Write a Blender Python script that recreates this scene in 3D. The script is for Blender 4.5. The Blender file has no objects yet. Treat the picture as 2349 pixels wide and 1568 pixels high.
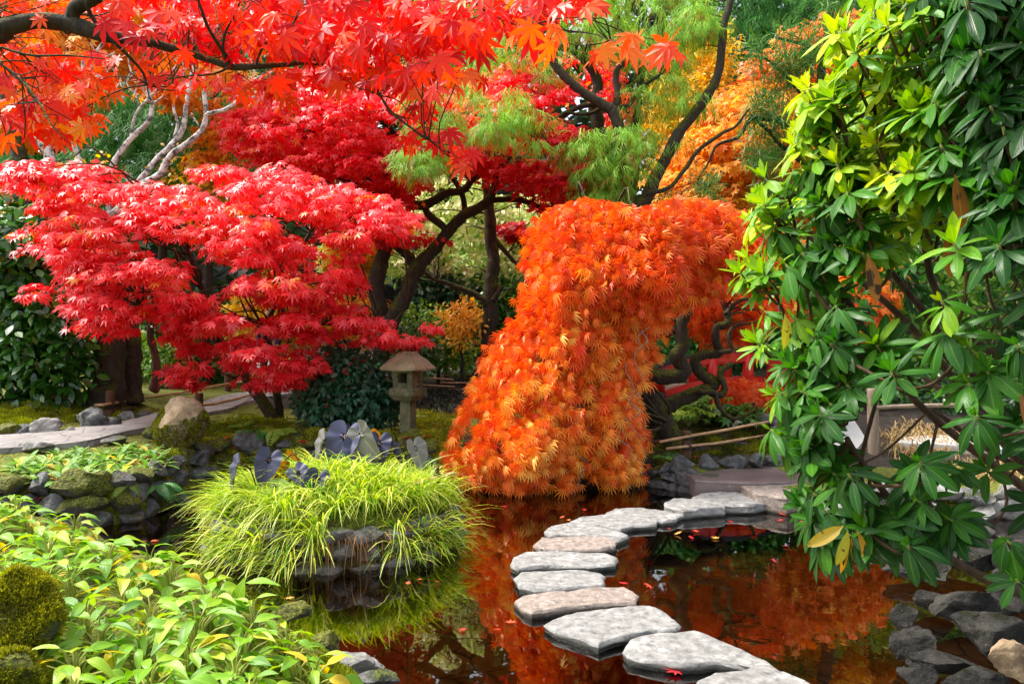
import bpy, math, random
import numpy as np
from mathutils import Vector, noise as mnoise

# ------------------------------------------------------------------ camera, sky, sun, exposure
SC = bpy.context.scene
COL = SC.collection
CAM_H = 1.9
LENS = 26.0
F = LENS / 36.0 * 2349.0          # focal length in picture units (picture 2349 wide, 1568 high)
cam_data = bpy.data.cameras.new("camera")
cam_data.lens = LENS
cam_data.sensor_width = 36.0
cam_data.clip_start = 0.05
cam_data.clip_end = 600.0
cam = bpy.data.objects.new("camera", cam_data)
COL.objects.link(cam)
cam.location = (0, 0, CAM_H)
cam.rotation_euler = (math.radians(90), 0, 0)
SC.camera = cam

SUN_EL, SUN_AZ = math.radians(56), math.radians(-78)      # azimuth from +Y (straight ahead) towards +X
sun_dir = Vector((math.sin(SUN_AZ) * math.cos(SUN_EL), math.cos(SUN_AZ) * math.cos(SUN_EL), math.sin(SUN_EL)))
world = bpy.data.worlds.new("World")
SC.world = world
world.use_nodes = True
wn = world.node_tree
wn.nodes.clear()
sky = wn.nodes.new("ShaderNodeTexSky")
sky.sky_type = 'NISHITA'
sky.sun_disc = False
sky.sun_elevation = SUN_EL
sky.sun_rotation = SUN_AZ
sky.air_density = 1.0
sky.dust_density = 4.0
sky.ozone_density = 0.6
bgn = wn.nodes.new("ShaderNodeBackground")
bgn.inputs["Strength"].default_value = 0.15
won = wn.nodes.new("ShaderNodeOutputWorld")
hsv = wn.nodes.new("ShaderNodeHueSaturation")          # thin overcast: a paler sky
hsv.inputs["Saturation"].default_value = 0.45
wn.links.new(sky.outputs[0], hsv.inputs["Color"])
wn.links.new(hsv.outputs[0], bgn.inputs["Color"])
wn.links.new(bgn.outputs[0], won.inputs["Surface"])
sun_data = bpy.data.lights.new("sun", 'SUN')
sun_data.energy = 2.2
sun_data.angle = math.radians(16)
sun_data.color = (1.0, 0.95, 0.86)
sun = bpy.data.objects.new("sun", sun_data)
COL.objects.link(sun)
sun.rotation_euler = sun_dir.to_track_quat('Z', 'Y').to_euler()
SC.view_settings.view_transform = 'Standard'
SC.view_settings.look = 'None'
SC.view_settings.gamma = 1.0
SC.view_settings.use_curve_mapping = False
SC.view_settings.exposure = 1.4
try:
    SC.cycles.max_bounces = 8
    SC.cycles.transparent_max_bounces = 8
    SC.cycles.use_denoising = True
except Exception:
    pass

rng = np.random.default_rng(7)
random.seed(7)

# ------------------------------------------------------------------ helpers
def P(x, y, d):
    """The point that stands d metres ahead at picture position (x, y)."""
    return np.array([(x - 1174.5) * d / F, d, CAM_H - (y - 784.0) * d / F])

def unit(a):
    return a / np.maximum(np.linalg.norm(a, axis=-1, keepdims=True), 1e-9)

def nz(p, s=1.0, o=0.0):
    return mnoise.noise(Vector((p[0] * s + o, p[1] * s + o * 1.7, p[2] * s - o)))

class MB:
    """Collects vertices and faces; build() links them as one mesh object."""
    def __init__(self):
        self.V, self.Fs, self.T, self.U, self.M, self.n = [], [], [], [], [], 0
    def add(self, V, faces, tint=0.5, uv=None, mat=0):
        V = np.asarray(V, float).reshape(-1, 3)
        k = len(V)
        self.V.append(V)
        self.T.append(np.broadcast_to(np.asarray(tint, float), (k,)).copy())
        self.U.append(np.zeros((k, 2)) if uv is None else np.asarray(uv, float).reshape(-1, 2))
        for f in faces:
            f = np.asarray(f, int)
            if f.size:
                self.Fs.append(f + self.n)
                self.M.append(np.full(len(f), mat))
        self.n += k
    def build(self, name, mats, parent=None, base=None, smooth=True):
        V = np.concatenate(self.V); T = np.concatenate(self.T); U = np.concatenate(self.U)
        loops = np.concatenate([f.ravel() for f in self.Fs])
        sizes = np.concatenate([np.full(len(f), f.shape[1]) for f in self.Fs])
        starts = np.concatenate([[0], np.cumsum(sizes)[:-1]])
        org = np.zeros(3)
        if parent is not None:
            org = np.array(parent.location)
            if parent.parent is not None:
                org = org + np.array(parent.parent.location)
        elif base is not None:
            org = np.asarray(base, float)
        me = bpy.data.meshes.new(name)
        me.vertices.add(len(V)); me.vertices.foreach_set("co", (V - org).ravel())
        me.loops.add(len(loops)); me.loops.foreach_set("vertex_index", loops)
        me.polygons.add(len(sizes)); me.polygons.foreach_set("loop_start", starts)
        me.polygons.foreach_set("material_index", np.concatenate(self.M))
        me.polygons.foreach_set("use_smooth", np.full(len(sizes), bool(smooth)))
        me.update(calc_edges=True)
        a = me.attributes.new("tint", 'FLOAT', 'POINT'); a.data.foreach_set("value", T)
        uvl = me.uv_layers.new(name="uv"); uvl.data.foreach_set("uv", U[loops].ravel())
        for m in (mats if isinstance(mats, (list, tuple)) else [mats]):
            me.materials.append(m)
        if smooth == 'angle': me.set_sharp_from_angle(angle=math.radians(38))
        ob = bpy.data.objects.new(name, me)
        COL.objects.link(ob)
        if parent is not None:
            ob.parent = parent
        elif base is not None:
            ob.location = org
        return ob

def tag(o, label=None, cat=None, group=None, kind=None):
    if label: o["label"] = label
    if cat: o["category"] = cat
    if group: o["group"] = group
    if kind: o["kind"] = kind
    return o

def thing(name, label, cat, loc=(0, 0, 0), group=None):
    o = bpy.data.objects.new(name, None)
    o.empty_display_size = 0.2
    COL.objects.link(o)
    o.location = tuple(float(v) for v in loc)
    return tag(o, label, cat, group)

def copy_thing(root, loc, rotz=0.0, scale=1.0, label=None, group=None):
    r = root.copy(); COL.objects.link(r)
    r.location = tuple(float(v) for v in loc); r.rotation_euler = (0, 0, rotz); r.scale = (scale,) * 3
    if label: r["label"] = label
    if group: r["group"] = group
    for ch in root.children:
        c = ch.copy(); COL.objects.link(c); c.parent = r
        for g in ch.children:
            d = g.copy(); COL.objects.link(d); d.parent = c
    return r

# ------------------------------------------------------------------ materials
def nodes_of(name):
    m = bpy.data.materials.new(name); m.use_nodes = True
    nt = m.node_tree; nt.nodes.clear()
    return m, nt, nt.nodes, nt.links

def ramp(nt, stops, interp='LINEAR'):
    r = nt.nodes.new("ShaderNodeValToRGB")
    r.color_ramp.interpolation = interp
    el = r.color_ramp.elements
    while len(el) < len(stops): el.new(0.5)
    for e, (p, c) in zip(el, stops):
        e.position = p
        e.color = (c[0], c[1], c[2], 1.0) if not isinstance(c, (int, float)) else (c, c, c, 1)
    return r

def leaf_mat(name, stops, transl=0.4, rough=0.42, spec=0.5, veins=0, spots=None, bump=0.0, hue_noise=0.0, back=None, gain=1.3):
    m, nt, N, L = nodes_of(name)
    at = N.new("ShaderNodeAttribute"); at.attribute_name = "tint"
    fac = at.outputs["Fac"]
    r = ramp(nt, stops)
    L.new(fac, r.inputs[0]); col = r.outputs[0]
    pr = N.new("ShaderNodeBsdfPrincipled")
    pr.inputs["Roughness"].default_value = rough
    pr.inputs["Specular IOR Level"].default_value = spec
    if spots:
        tc = N.new("ShaderNodeTexCoord")
        nzt = N.new("ShaderNodeTexNoise"); nzt.inputs["Scale"].default_value = spots[1]; nzt.inputs["Detail"].default_value = 2
        L.new(tc.outputs["Object"], nzt.inputs["Vector"])
        rr = ramp(nt, [(0.0, 0.0), (spots[2], 0.0), (spots[2] + 0.06, 1.0), (1.0, 1.0)])
        L.new(nzt.outputs[0], rr.inputs[0])
        mx = N.new("ShaderNodeMixRGB"); mx.inputs[2].default_value = (*spots[0], 1)
        L.new(rr.outputs[0], mx.inputs[0]); L.new(col, mx.inputs[1]); col = mx.outputs[0]
    if veins:
        uv = N.new("ShaderNodeUVMap")
        sep = N.new("ShaderNodeSeparateXYZ"); L.new(uv.outputs[0], sep.inputs[0])
        ab = N.new("ShaderNodeMath"); ab.operation = 'ABSOLUTE'
        sub = N.new("ShaderNodeMath"); sub.operation = 'SUBTRACT'; sub.inputs[1].default_value = 0.5
        L.new(sep.outputs[0], sub.inputs[0]); L.new(sub.outputs[0], ab.inputs[0])
        mid = ramp(nt, [(0.0, 1.0), (0.02, 1.0), (0.055, 0.0), (1, 0.0)]); L.new(ab.outputs[0], mid.inputs[0])
        cmb = N.new("ShaderNodeMath"); cmb.operation = 'MULTIPLY_ADD'
        if veins == 1:      # pinnate side veins
            cmb.inputs[1].default_value = -0.9
            L.new(ab.outputs[0], cmb.inputs[0]); L.new(sep.outputs[1], cmb.inputs[2]); src = cmb.outputs[0]; k = 75
        else:               # parallel veins
            src = sep.outputs[0]; k = 60
        ml = N.new("ShaderNodeMath"); ml.operation = 'MULTIPLY'; ml.inputs[1].default_value = k; L.new(src, ml.inputs[0])
        sn = N.new("ShaderNodeMath"); sn.operation = 'SINE'; L.new(ml.outputs[0], sn.inputs[0])
        vr = ramp(nt, [(0.0, 0.0), (0.7, 0.0), (1.0, 0.22 if veins == 1 else 0.35)]); L.new(sn.outputs[0], vr.inputs[0])
        mxv = N.new("ShaderNodeMath"); mxv.operation = 'MAXIMUM'
        md = N.new("ShaderNodeMath"); md.operation = 'MULTIPLY'; md.inputs[1].default_value = 0.6
        L.new(mid.outputs[0], md.inputs[0]); L.new(md.outputs[0], mxv.inputs[0]); L.new(vr.outputs[0], mxv.inputs[1])
        mx = N.new("ShaderNodeMixRGB"); mx.blend_type = 'MIX'
        br = N.new("ShaderNodeMixRGB"); br.blend_type = 'ADD'; br.inputs[0].default_value = 1; br.inputs[2].default_value = (0.14, 0.17, 0.05, 1)
        L.new(col, br.inputs[1]); L.new(mxv.outputs[0], mx.inputs[0]); L.new(col, mx.inputs[1]); L.new(br.outputs[0], mx.inputs[2])
        col = mx.outputs[0]
        bp = N.new("ShaderNodeBump"); bp.inputs["Strength"].default_value = 0.35; bp.inputs["Distance"].default_value = 0.004
        L.new(sn.outputs[0], bp.inputs["Height"]); L.new(bp.outputs[0], pr.inputs["Normal"])
    if back:
        ge = N.new("ShaderNodeNewGeometry")
        mx = N.new("ShaderNodeMixRGB"); mx.inputs[2].default_value = (*back, 1)
        L.new(ge.outputs["Backfacing"], mx.inputs[0]); L.new(col, mx.inputs[1]); col = mx.outputs[0]
    L.new(col, pr.inputs["Base Color"])
    tr = N.new("ShaderNodeBsdfTranslucent")
    hs = N.new("ShaderNodeHueSaturation"); hs.inputs["Saturation"].default_value = 1.08; hs.inputs["Value"].default_value = gain
    L.new(col, hs.inputs["Color"]); L.new(hs.outputs[0], tr.inputs["Color"])
    ms = N.new("ShaderNodeMixShader"); ms.inputs[0].default_value = transl
    L.new(pr.outputs[0], ms.inputs[1]); L.new(tr.outputs[0], ms.inputs[2])
    out = N.new("ShaderNodeOutputMaterial"); L.new(ms.outputs[0], out.inputs[0])
    return m

def solid_mat(name, c1, c2, scale=6, rough=0.8, stretch=(1, 1, 1), bump=0.4, bdist=0.02, moss=0.0, moss_cols=((0.03, 0.045, 0.006), (0.13, 0.16, 0.012)),
              crack=0.0, speck=None, spec=0.4, detail=8, wet=None, moss_scale=3.0, lo=0.3, hi=0.7):
    """Noise-mottled solid with optional moss on upward faces, cracks, specks and a wet band next to the water."""
    m, nt, N, L = nodes_of(name)
    tc = N.new("ShaderNodeTexCoord"); mp = N.new("ShaderNodeMapping"); mp.inputs["Scale"].default_value = stretch
    geo = N.new("ShaderNodeNewGeometry")
    L.new(geo.outputs["Position"], mp.inputs["Vector"])
    n1 = N.new("ShaderNodeTexNoise"); n1.inputs["Scale"].default_value = scale; n1.inputs["Detail"].default_value = detail; n1.inputs["Roughness"].default_value = 0.65
    L.new(mp.outputs[0], n1.inputs["Vector"])
    r1 = ramp(nt, [(lo, c1), (hi, c2)]); L.new(n1.outputs[0], r1.inputs[0]); col = r1.outputs[0]
    hgt = n1.outputs[0]
    pr = N.new("ShaderNodeBsdfPrincipled"); pr.inputs["Roughness"].default_value = rough; pr.inputs["Specular IOR Level"].default_value = spec
    if speck:
        n3 = N.new("ShaderNodeTexNoise"); n3.inputs["Scale"].default_value = speck[1]; n3.inputs["Detail"].default_value = 4; n3.inputs["Roughness"].default_value = 0.75
        L.new(geo.outputs["Position"], n3.inputs["Vector"])
        r3 = ramp(nt, [(speck[2], 0.0), (speck[2] + 0.1, 1.0)]); L.new(n3.outputs[0], r3.inputs[0])
        mx = N.new("ShaderNodeMixRGB"); mx.inputs[2].default_value = (*speck[0], 1); L.new(r3.outputs[0], mx.inputs[0]); L.new(col, mx.inputs[1]); col = mx.outputs[0]
    if crack:
        v = N.new("ShaderNodeTexVoronoi"); v.feature = 'DISTANCE_TO_EDGE'; v.inputs["Scale"].default_value = crack
        wob = N.new("ShaderNodeMixRGB"); wob.blend_type = 'ADD'; wob.inputs[0].default_value = 0.12
        L.new(mp.outputs[0], wob.inputs[1]); L.new(n1.outputs["Color"], wob.inputs[2]); L.new(wob.outputs[0], v.inputs["Vector"])
        rc = ramp(nt, [(0.0, 1.0), (0.025, 0.0)]); L.new(v.outputs[0], rc.inputs[0])
        mx = N.new("ShaderNodeMixRGB"); mx.inputs[2].default_value = (0.012, 0.011, 0.009, 1); L.new(rc.outputs[0], mx.inputs[0]); L.new(col, mx.inputs[1]); col = mx.outputs[0]
    if wet is not None:
        sp = N.new("ShaderNodeSeparateXYZ"); L.new(geo.outputs["Position"], sp.inputs[0])
        ad = N.new("ShaderNodeMath"); ad.operation = 'MULTIPLY_ADD'; ad.inputs[1].default_value = -0.05
        L.new(n1.outputs[0], ad.inputs[0]); L.new(sp.outputs[2], ad.inputs[2])
        mr = N.new("ShaderNodeMapRange"); mr.inputs[1].default_value = wet - 0.02; mr.inputs[2].default_value = wet + 0.012
        mr.inputs[3].default_value = 1; mr.inputs[4].default_value = 0; L.new(ad.outputs[0], mr.inputs[0])
        mx = N.new("ShaderNodeMixRGB"); mx.blend_type = 'MULTIPLY'; mx.inputs[2].default_value = (0.13, 0.15, 0.12, 1); L.new(mr.outputs[0], mx.inputs[0]); L.new(col, mx.inputs[1]); col = mx.outputs[0]
        mr2 = N.new("ShaderNodeMapRange"); mr2.inputs[3].default_value = rough; mr2.inputs[4].default_value = 0.25; L.new(mr.outputs[0], mr2.inputs[0]); L.new(mr2.outputs[0], pr.inputs["Roughness"])
    if moss:
        sp2 = N.new("ShaderNodeSeparateXYZ"); L.new(geo.outputs["Normal"], sp2.inputs[0])
        n2 = N.new("ShaderNodeTexNoise"); n2.inputs["Scale"].default_value = moss_scale; n2.inputs["Detail"].default_value = 7; n2.inputs["Roughness"].default_value = 0.7
        L.new(geo.outputs["Position"], n2.inputs["Vector"])
        ma = N.new("ShaderNodeMath"); ma.operation = 'MULTIPLY_ADD'; ma.inputs[1].default_value = 0.22; L.new(sp2.outputs[2], ma.inputs[0]); L.new(n2.outputs[0], ma.inputs[2])
        rm = ramp(nt, [(max(0.0, 0.84 - moss), 0.0), (min(1.0, 0.96 - moss), 1.0)]); L.new(ma.outputs[0], rm.inputs[0])
        n4 = N.new("ShaderNodeTexNoise"); n4.inputs["Scale"].default_value = 38; n4.inputs["Detail"].default_value = 5
        L.new(geo.outputs["Position"], n4.inputs["Vector"])
        rg = ramp(nt, [(0.35, moss_cols[0]), (0.66, moss_cols[1])]); L.new(n4.outputs[0], rg.inputs[0])
        mx = N.new("ShaderNodeMixRGB"); L.new(rm.outputs[0], mx.inputs[0]); L.new(col, mx.inputs[1]); L.new(rg.outputs[0], mx.inputs[2]); col = mx.outputs[0]
        ah = N.new("ShaderNodeMath"); ah.operation = 'MULTIPLY_ADD'; L.new(rm.outputs[0], ah.inputs[0]); L.new(n4.outputs[0], ah.inputs[1]); L.new(n1.outputs[0], ah.inputs[2]); hgt = ah.outputs[0]
    L.new(col, pr.inputs["Base Color"])
    if bump:
        bp = N.new("ShaderNodeBump"); bp.inputs["Strength"].default_value = bump; bp.inputs["Distance"].default_value = bdist
        L.new(hgt, bp.inputs["Height"]); L.new(bp.outputs[0], pr.inputs["Normal"])
    out = N.new("ShaderNodeOutputMaterial"); L.new(pr.outputs[0], out.inputs[0])
    return m

# ------------------------------------------------------------------ leaf shapes: base at the origin, tip towards +Y, face towards +Z
def palmate(lobes, w, segs=1, droop=0.25, stalk=0.0, hub=0.06):
    V, Q = [], []
    for a, ln, wf in lobes:
        ca, sa = math.sin(math.radians(a)), math.cos(math.radians(a))
        def pt(r, s, z): return (ca * r + sa * s, sa * r - ca * s + hub, z)
        ww = w * wf
        b = len(V)
        if segs == 1:
            V += [pt(0, 0, 0), pt(ln * 0.42, ww, 0.03), pt(ln, 0, -droop * ln * ln), pt(ln * 0.42, -ww, 0.03)]
            Q += [(b, b + 1, b + 2, b + 3)]
        else:
            V += [pt(0, 0, 0), pt(ln * 0.3, ww * 0.75, 0.02), pt(ln * 0.58, ww, -0.02), pt(ln, 0, -droop * ln * ln), pt(ln * 0.58, -ww, -0.02), pt(ln * 0.3, -ww * 0.75, 0.02), pt(ln * 0.6, 0, -droop * 0.3 * ln)]
            Q += [(b, b + 1, b + 2, b + 6), (b, b + 6, b + 4, b + 5), (b + 6, b + 2, b + 3, b + 4)]
    if stalk:
        b = len(V)
        V += [(-0.012, hub, 0), (0.012, hub, 0), (0.012, -stalk, -0.05), (-0.012, -stalk, -0.05)]
        Q += [(b, b + 1, b + 2, b + 3)]
    return {'v': np.array(V), 'f': [np.array(Q)], 'uv': None}

LOBES7 = [(0, 1, 1), (38, .93, .95), (-38, .93, .95), (78, .72, .8), (-78, .72, .8), (122, .4, .6), (-122, .4, .6)]
MAPLE_HI = palmate(LOBES7, 0.135, 2, 0.22, 0.55)
MAPLE = palmate(LOBES7, 0.125, 1, 0.22)
MAPLE5 = palmate([(0, 1, 1), (45, .9, 1), (-45, .9, 1), (95, .6, .8), (-95, .6, .8)], 0.17, 1, 0.2)
LACE = palmate([(0, 1, 1), (20, .95, 1), (-20, .95, 1), (43, .85, 1), (-43, .85, 1), (70, .62, .9), (-70, .62, .9)], 0.058, 1, 0.3, 0, 0.02)
_l = LACE['v'].reshape(7, 4, 3); _l[:, 1, 2] += .05; _l[:, 3, 2] -= .05      # each leaflet twists a little
KITE = {'v': np.array([(0, 0, 0), (0.27, .45, .05), (0, 1, -.12), (-.27, .45, .05)]), 'f': [np.array([(0, 1, 2, 3)])], 'uv': None}
OVAL = {'v': np.array([(0, 0, 0), (.2, .25, .05), (.24, .6, .04), (0, 1, -.14), (-.24, .6, .04), (-.2, .25, .05), (0, .5, -.02)]),
        'f': [np.array([(0, 1, 2, 6), (6, 2, 3, 4), (0, 6, 4, 5)])], 'uv': None}
NEEDLE = {'v': np.array([(-.035, 0, 0), (.035, 0, 0), (.03, .6, -.06), (0, 1, -.2), (-.03, .6, -.06)]), 'f': [np.array([(0, 1, 2, 4)]), np.array([(4, 2, 3)])], 'uv': None}

def broad(prof, nu=4, nv=8, fold=0.18, arch=0.25, wav=0.0):
    V, U, Q = [], [], []
    for j in range(nv + 1):
        t = j / nv
        w = np.interp(t, [p[0] for p in prof], [p[1] for p in prof])
        for i in range(nu + 1):
            s = i / nu * 2 - 1
            z = fold * abs(s) * w * 1.2 - arch * t * t + wav * math.sin(9 * t + 2 * s) * abs(s)
            V.append((s * w, t, z)); U.append((i / nu, t))
    for j in range(nv):
        for i in range(nu):
            a = j * (nu + 1) + i
            Q.append((a, a + 1, a + nu + 2, a + nu + 1))
    return {'v': np.array(V), 'f': [np.array(Q)], 'uv': np.array(U)}

RHODO = broad([(0, .012), (.08, .02), (.2, .10), (.4, .152), (.62, .165), (.82, .125), (.94, .055), (1, .004)], 4, 9, 0.16, 0.2)
RHODO2 = broad([(0, .012), (.08, .02), (.2, .11), (.4, .17), (.62, .18), (.82, .13), (.94, .055), (1, .004)], 4, 9, -0.2, 0.42, 0.012)
RHODO_YOUNG = broad([(0, .012), (.1, .03), (.25, .11), (.45, .16), (.65, .16), (.85, .1), (1, .004)], 4, 7, 0.3, -0.05)
HOSTA = broad([(0, .02), (.08, .1), (.22, .2), (.4, .245), (.6, .215), (.8, .115), (.93, .035), (1, .003)], 6, 9, 0.22, 0.42, 0.02)
HOSTA2 = broad([(0, .02), (.1, .08), (.25, .15), (.45, .17), (.65, .14), (.85, .06), (1, .003)], 4, 9, 0.3, 0.65, 0.015)
SMALLB = broad([(0, .03), (.2, .14), (.45, .22), (.7, .2), (.9, .1), (1, .01)], 2, 4, 0.3, 0.25)

def scatter(mb, T, pos, Y, N, s, tint=0.5, curl=None, mat=0):
    pos = np.asarray(pos, float); n = len(pos)
    if n == 0: return
    Y = unit(np.asarray(Y, float)); N = np.asarray(N, float); curl = None if curl is None else np.asarray(curl, float)
    X = unit(np.cross(Y, N)); Z = np.cross(X, Y)
    tv = T['v']; k = len(tv)
    s = np.broadcast_to(np.asarray(s, float), (n,))
    c = np.ones(n) if curl is None else curl
    V = pos[:, None, :] + s[:, None, None] * (X[:, None, :] * tv[None, :, 0, None] + Y[:, None, :] * tv[None, :, 1, None] + Z[:, None, :] * (tv[None, :, 2, None] * c[:, None, None]))
    off = (np.arange(n) * k)
    faces = [(f[None, :, :] + off[:, None, None]).reshape(-1, f.shape[1]) for f in T['f']]
    tint = np.repeat(np.broadcast_to(np.asarray(tint, float), (n,)), k)
    uv = None if T['uv'] is None else np.tile(T['uv'], (n, 1))
    mb.add(V.reshape(-1, 3), faces, tint, uv, mat)

def smooth_path(pts, rad, sub=6, wob=0.0, seed=0):
    pts = np.asarray(pts, float); rad = np.asarray(rad, float)
    n = len(pts)
    out, ro = [], []
    for i in range(n - 1):
        p0, p1, p2, p3 = pts[max(i - 1, 0)], pts[i], pts[i + 1], pts[min(i + 2, n - 1)]
        for j in range(sub):
            t = j / sub
            out.append(0.5 * ((2 * p1) + (-p0 + p2) * t + (2 * p0 - 5 * p1 + 4 * p2 - p3) * t * t + (-p0 + 3 * p1 - 3 * p2 + p3) * t ** 3))
            ro.append(rad[i] * (1 - t) + rad[i + 1] * t)
    out.append(pts[-1]); ro.append(rad[-1])
    out = np.array(out); ro = np.array(ro)
    if wob:
        for i in range(1, len(out) - 1):
            out[i] += wob * np.array([nz(out[i], 2.3, seed), nz(out[i], 2.3, seed + 9), nz(out[i], 2.3, seed + 21)])
    return out, ro

def tube(mb, pts, rad, sides=8, sub=6, wob=0.0, rough=0.0, seed=0, mat=0, cap=True, tint=0.5):
    p, r = smooth_path(pts, rad, sub, wob, seed) if sub > 1 else (np.asarray(pts, float), np.asarray(rad, float))
    m = len(p)
    tn = np.gradient(p, axis=0); tn = unit(tn)
    up = np.array([0.0, 0.0, 1.0]) if abs(tn[0][2]) < 0.9 else np.array([1.0, 0, 0])
    V = []
    x = unit(np.cross(tn[0], up))
    for i in range(m):
        x = unit(x - tn[i] * np.dot(x, tn[i])); y = np.cross(tn[i], x)
        for k in range(sides):
            a = 2 * math.pi * k / sides
            rr = r[i]
            if rough: rr *= 1 + rough * nz((p[i][0] + math.cos(a) * r[i] * 2, p[i][1] + math.sin(a) * r[i] * 2, p[i][2]), 5.0 / max(0.3, 8 * r[i]), seed)
            V.append(p[i] + rr * (math.cos(a) * x + math.sin(a) * y))
    Q = []
    for i in range(m - 1):
        for k in range(sides):
            k2 = (k + 1) % sides
            Q.append((i * sides + k, i * sides + k2, (i + 1) * sides + k2, (i + 1) * sides + k))
    fs = [np.array(Q)]
    if cap: fs.append(np.array([tuple(range(sides))[::-1], tuple(range((m - 1) * sides, m * sides))]))
    mb.add(np.array(V), fs, tint, None, mat)
    return p

def px_path(pts, d):
    """[(x, y[, d])] -> world points."""
    return [P(q[0], q[1], q[2] if len(q) > 2 else d) for q in pts]

def rock_mesh(c, size, seed, planes=9, rough=0.10, sub=3, rotz=0.0, flat_base=True):
    import bmesh
    bm = bmesh.new(); bmesh.ops.create_icosphere(bm, subdivisions=sub, radius=1.0)
    V = np.array([v.co[:] for v in bm.verts]); Fc = np.array([[v.index for v in f.verts] for f in bm.faces]); bm.free()
    rg = np.random.default_rng(seed)
    for _ in range(planes):
        nn = unit(rg.normal(size=3)); dd = rg.uniform(0.38, 0.78)
        ex = V @ nn - dd
        V = V - np.outer(np.maximum(ex, 0) * 0.93, nn)
    for i in range(len(V)):
        V[i] *= 1 + rough * nz(V[i], 2.1, seed * 3.1) + rough * 0.7 * nz(V[i], 5.0, seed * 1.3) + rough * .5 * nz(V[i], 11.0, seed * 1.7)
    V = V * np.asarray(size) * 1.15
    ca, sa = math.cos(rotz), math.sin(rotz)
    V = np.stack([V[:, 0] * ca - V[:, 1] * sa, V[:, 0] * sa + V[:, 1] * ca, V[:, 2]], 1)
    return V + np.asarray(c), [Fc]

def rock(name, c, size, seed, mat, label, group=None, moss_mat=None, **kw):
    mb = MB(); V, Fc = rock_mesh(c, size, seed, **kw); mb.add(V, Fc)
    o = mb.build(name, mat, None, (c[0], c[1], c[2] - size[2] * 0.8), smooth='angle')
    return tag(o, label, 'rock' if 'slab' not in name else 'slab', group)

def poly_contains(poly, x, y):
    poly = np.asarray(poly, float); ins = np.zeros(np.shape(x), bool)
    j = len(poly) - 1
    for i in range(len(poly)):
        xi, yi = poly[i]; xj, yj = poly[j]
        c = ((yi > y) != (yj > y)) & (x < (xj - xi) * (y - yi) / (yj - yi + 1e-12) + xi)
        ins ^= c; j = i
    return ins

def poly_dist(poly, x, y):
    poly = np.asarray(poly, float); best = np.full(np.shape(x), 1e9)
    for i in range(len(poly)):
        a, b = poly[i], poly[(i + 1) % len(poly)]
        ab = b - a
        t = np.clip(((x - a[0]) * ab[0] + (y - a[1]) * ab[1]) / (ab @ ab + 1e-12), 0, 1)
        best = np.minimum(best, np.hypot(x - a[0] - t * ab[0], y - a[1] - t * ab[1]))
    return best

def sample_poly(poly, n, rg):
    poly = np.asarray(poly, float); lo, hi = poly.min(0), poly.max(0)
    out = np.zeros((0, 2))
    while len(out) < n:
        q = rg.uniform(lo, hi, (n * 3, 2)); q = q[poly_contains(poly, q[:, 0], q[:, 1])]
        out = np.concatenate([out, q])
    return out[:n]
# ------------------------------------------------------------------ terrain
POND = [(-6.4, 7.1), (-4.9, 7.5), (-4.3, 7.5), (-3.95, 7.95), (-3.92, 8.7), (-3.85, 9.7), (-3.4, 10.05), (-2.6, 10.1), (-1.65, 10.0), (-.9, 9.75), (-.4, 9.6),
        (.7, 9.75), (1.87, 9.75), (2.35, 9.15), (3.5, 8.15), (5.4, 7.9), (9, 7.8), (9, 6.2), (5.4, 6.1), (4.4, 5.5), (3.8, 4.7), (3.4, 3.9),
        (3.1, 3.1), (2.4, 2.4), (1.4, 2.2), (.3, 2.4), (-.4, 3.0), (-.72, 4.0), (-1.1, 4.42), (-1.75, 4.95), (-2.4, 5.5), (-3.3, 6.15), (-4.2, 6.55), (-6.4, 6.45)]
ISLE_C, ISLE_R = np.array([-1.68, 7.15]), np.array([1.12, 1.02])
HPTS = np.array([(-1.8, 3.6, .24), (-1.0, 3.5, .16), (-3.2, 4.6, .32), (-6, 5.2, .5), (-4, 3, .35), (0, 0, .3), (3.4, 2.8, .25), (4.2, 4.4, .3), (5.8, 5.3, .4), (4, 2, .35),
    (-4.5, 8.1, .46), (-5.5, 8.2, .52), (-4.3, 9.4, .6), (-6.5, 9.5, .62), (-9, 9, .85), (-5.4, 12, .68), (-5.4, 16, .85), (-8, 13, .95), (-3.9, 11.9, .7), (-1.5, 10.6, .62),
    (-1.5, 13, .72), (0, 12, .7), (.6, 10.6, .45), (2.2, 10.3, .3), (3.2, 9.4, .2), (5, 9, .22), (8, 9, .3), (3.2, 11.2, .5), (4, 13, .85), (2, 12.5, .75), (6, 14, .9), (0, 16, .9), (-8, 20, 1.5),
    (0, 20, 1.2), (8, 20, 1.4), (0, 26, 2.4), (-12, 26, 3.0), (12, 26, 2.8), (0, 40, 10), (-25, 40, 10), (25, 40, 10), (-25, 20, 3.5), (25, 20, 3.5), (0, 60, 17), (-15, 12, 1.6),
    (15, 10, 1.2), (-12, 3, .8), (12, 3, .6), (0, -20, .4), (-20, -20, .5), (20, -20, .5), (-80, 60, 14), (80, 60, 14), (-80, -60, 2), (80, -60, 2), (0, 110, 20), (0, -110, 2)])

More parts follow.
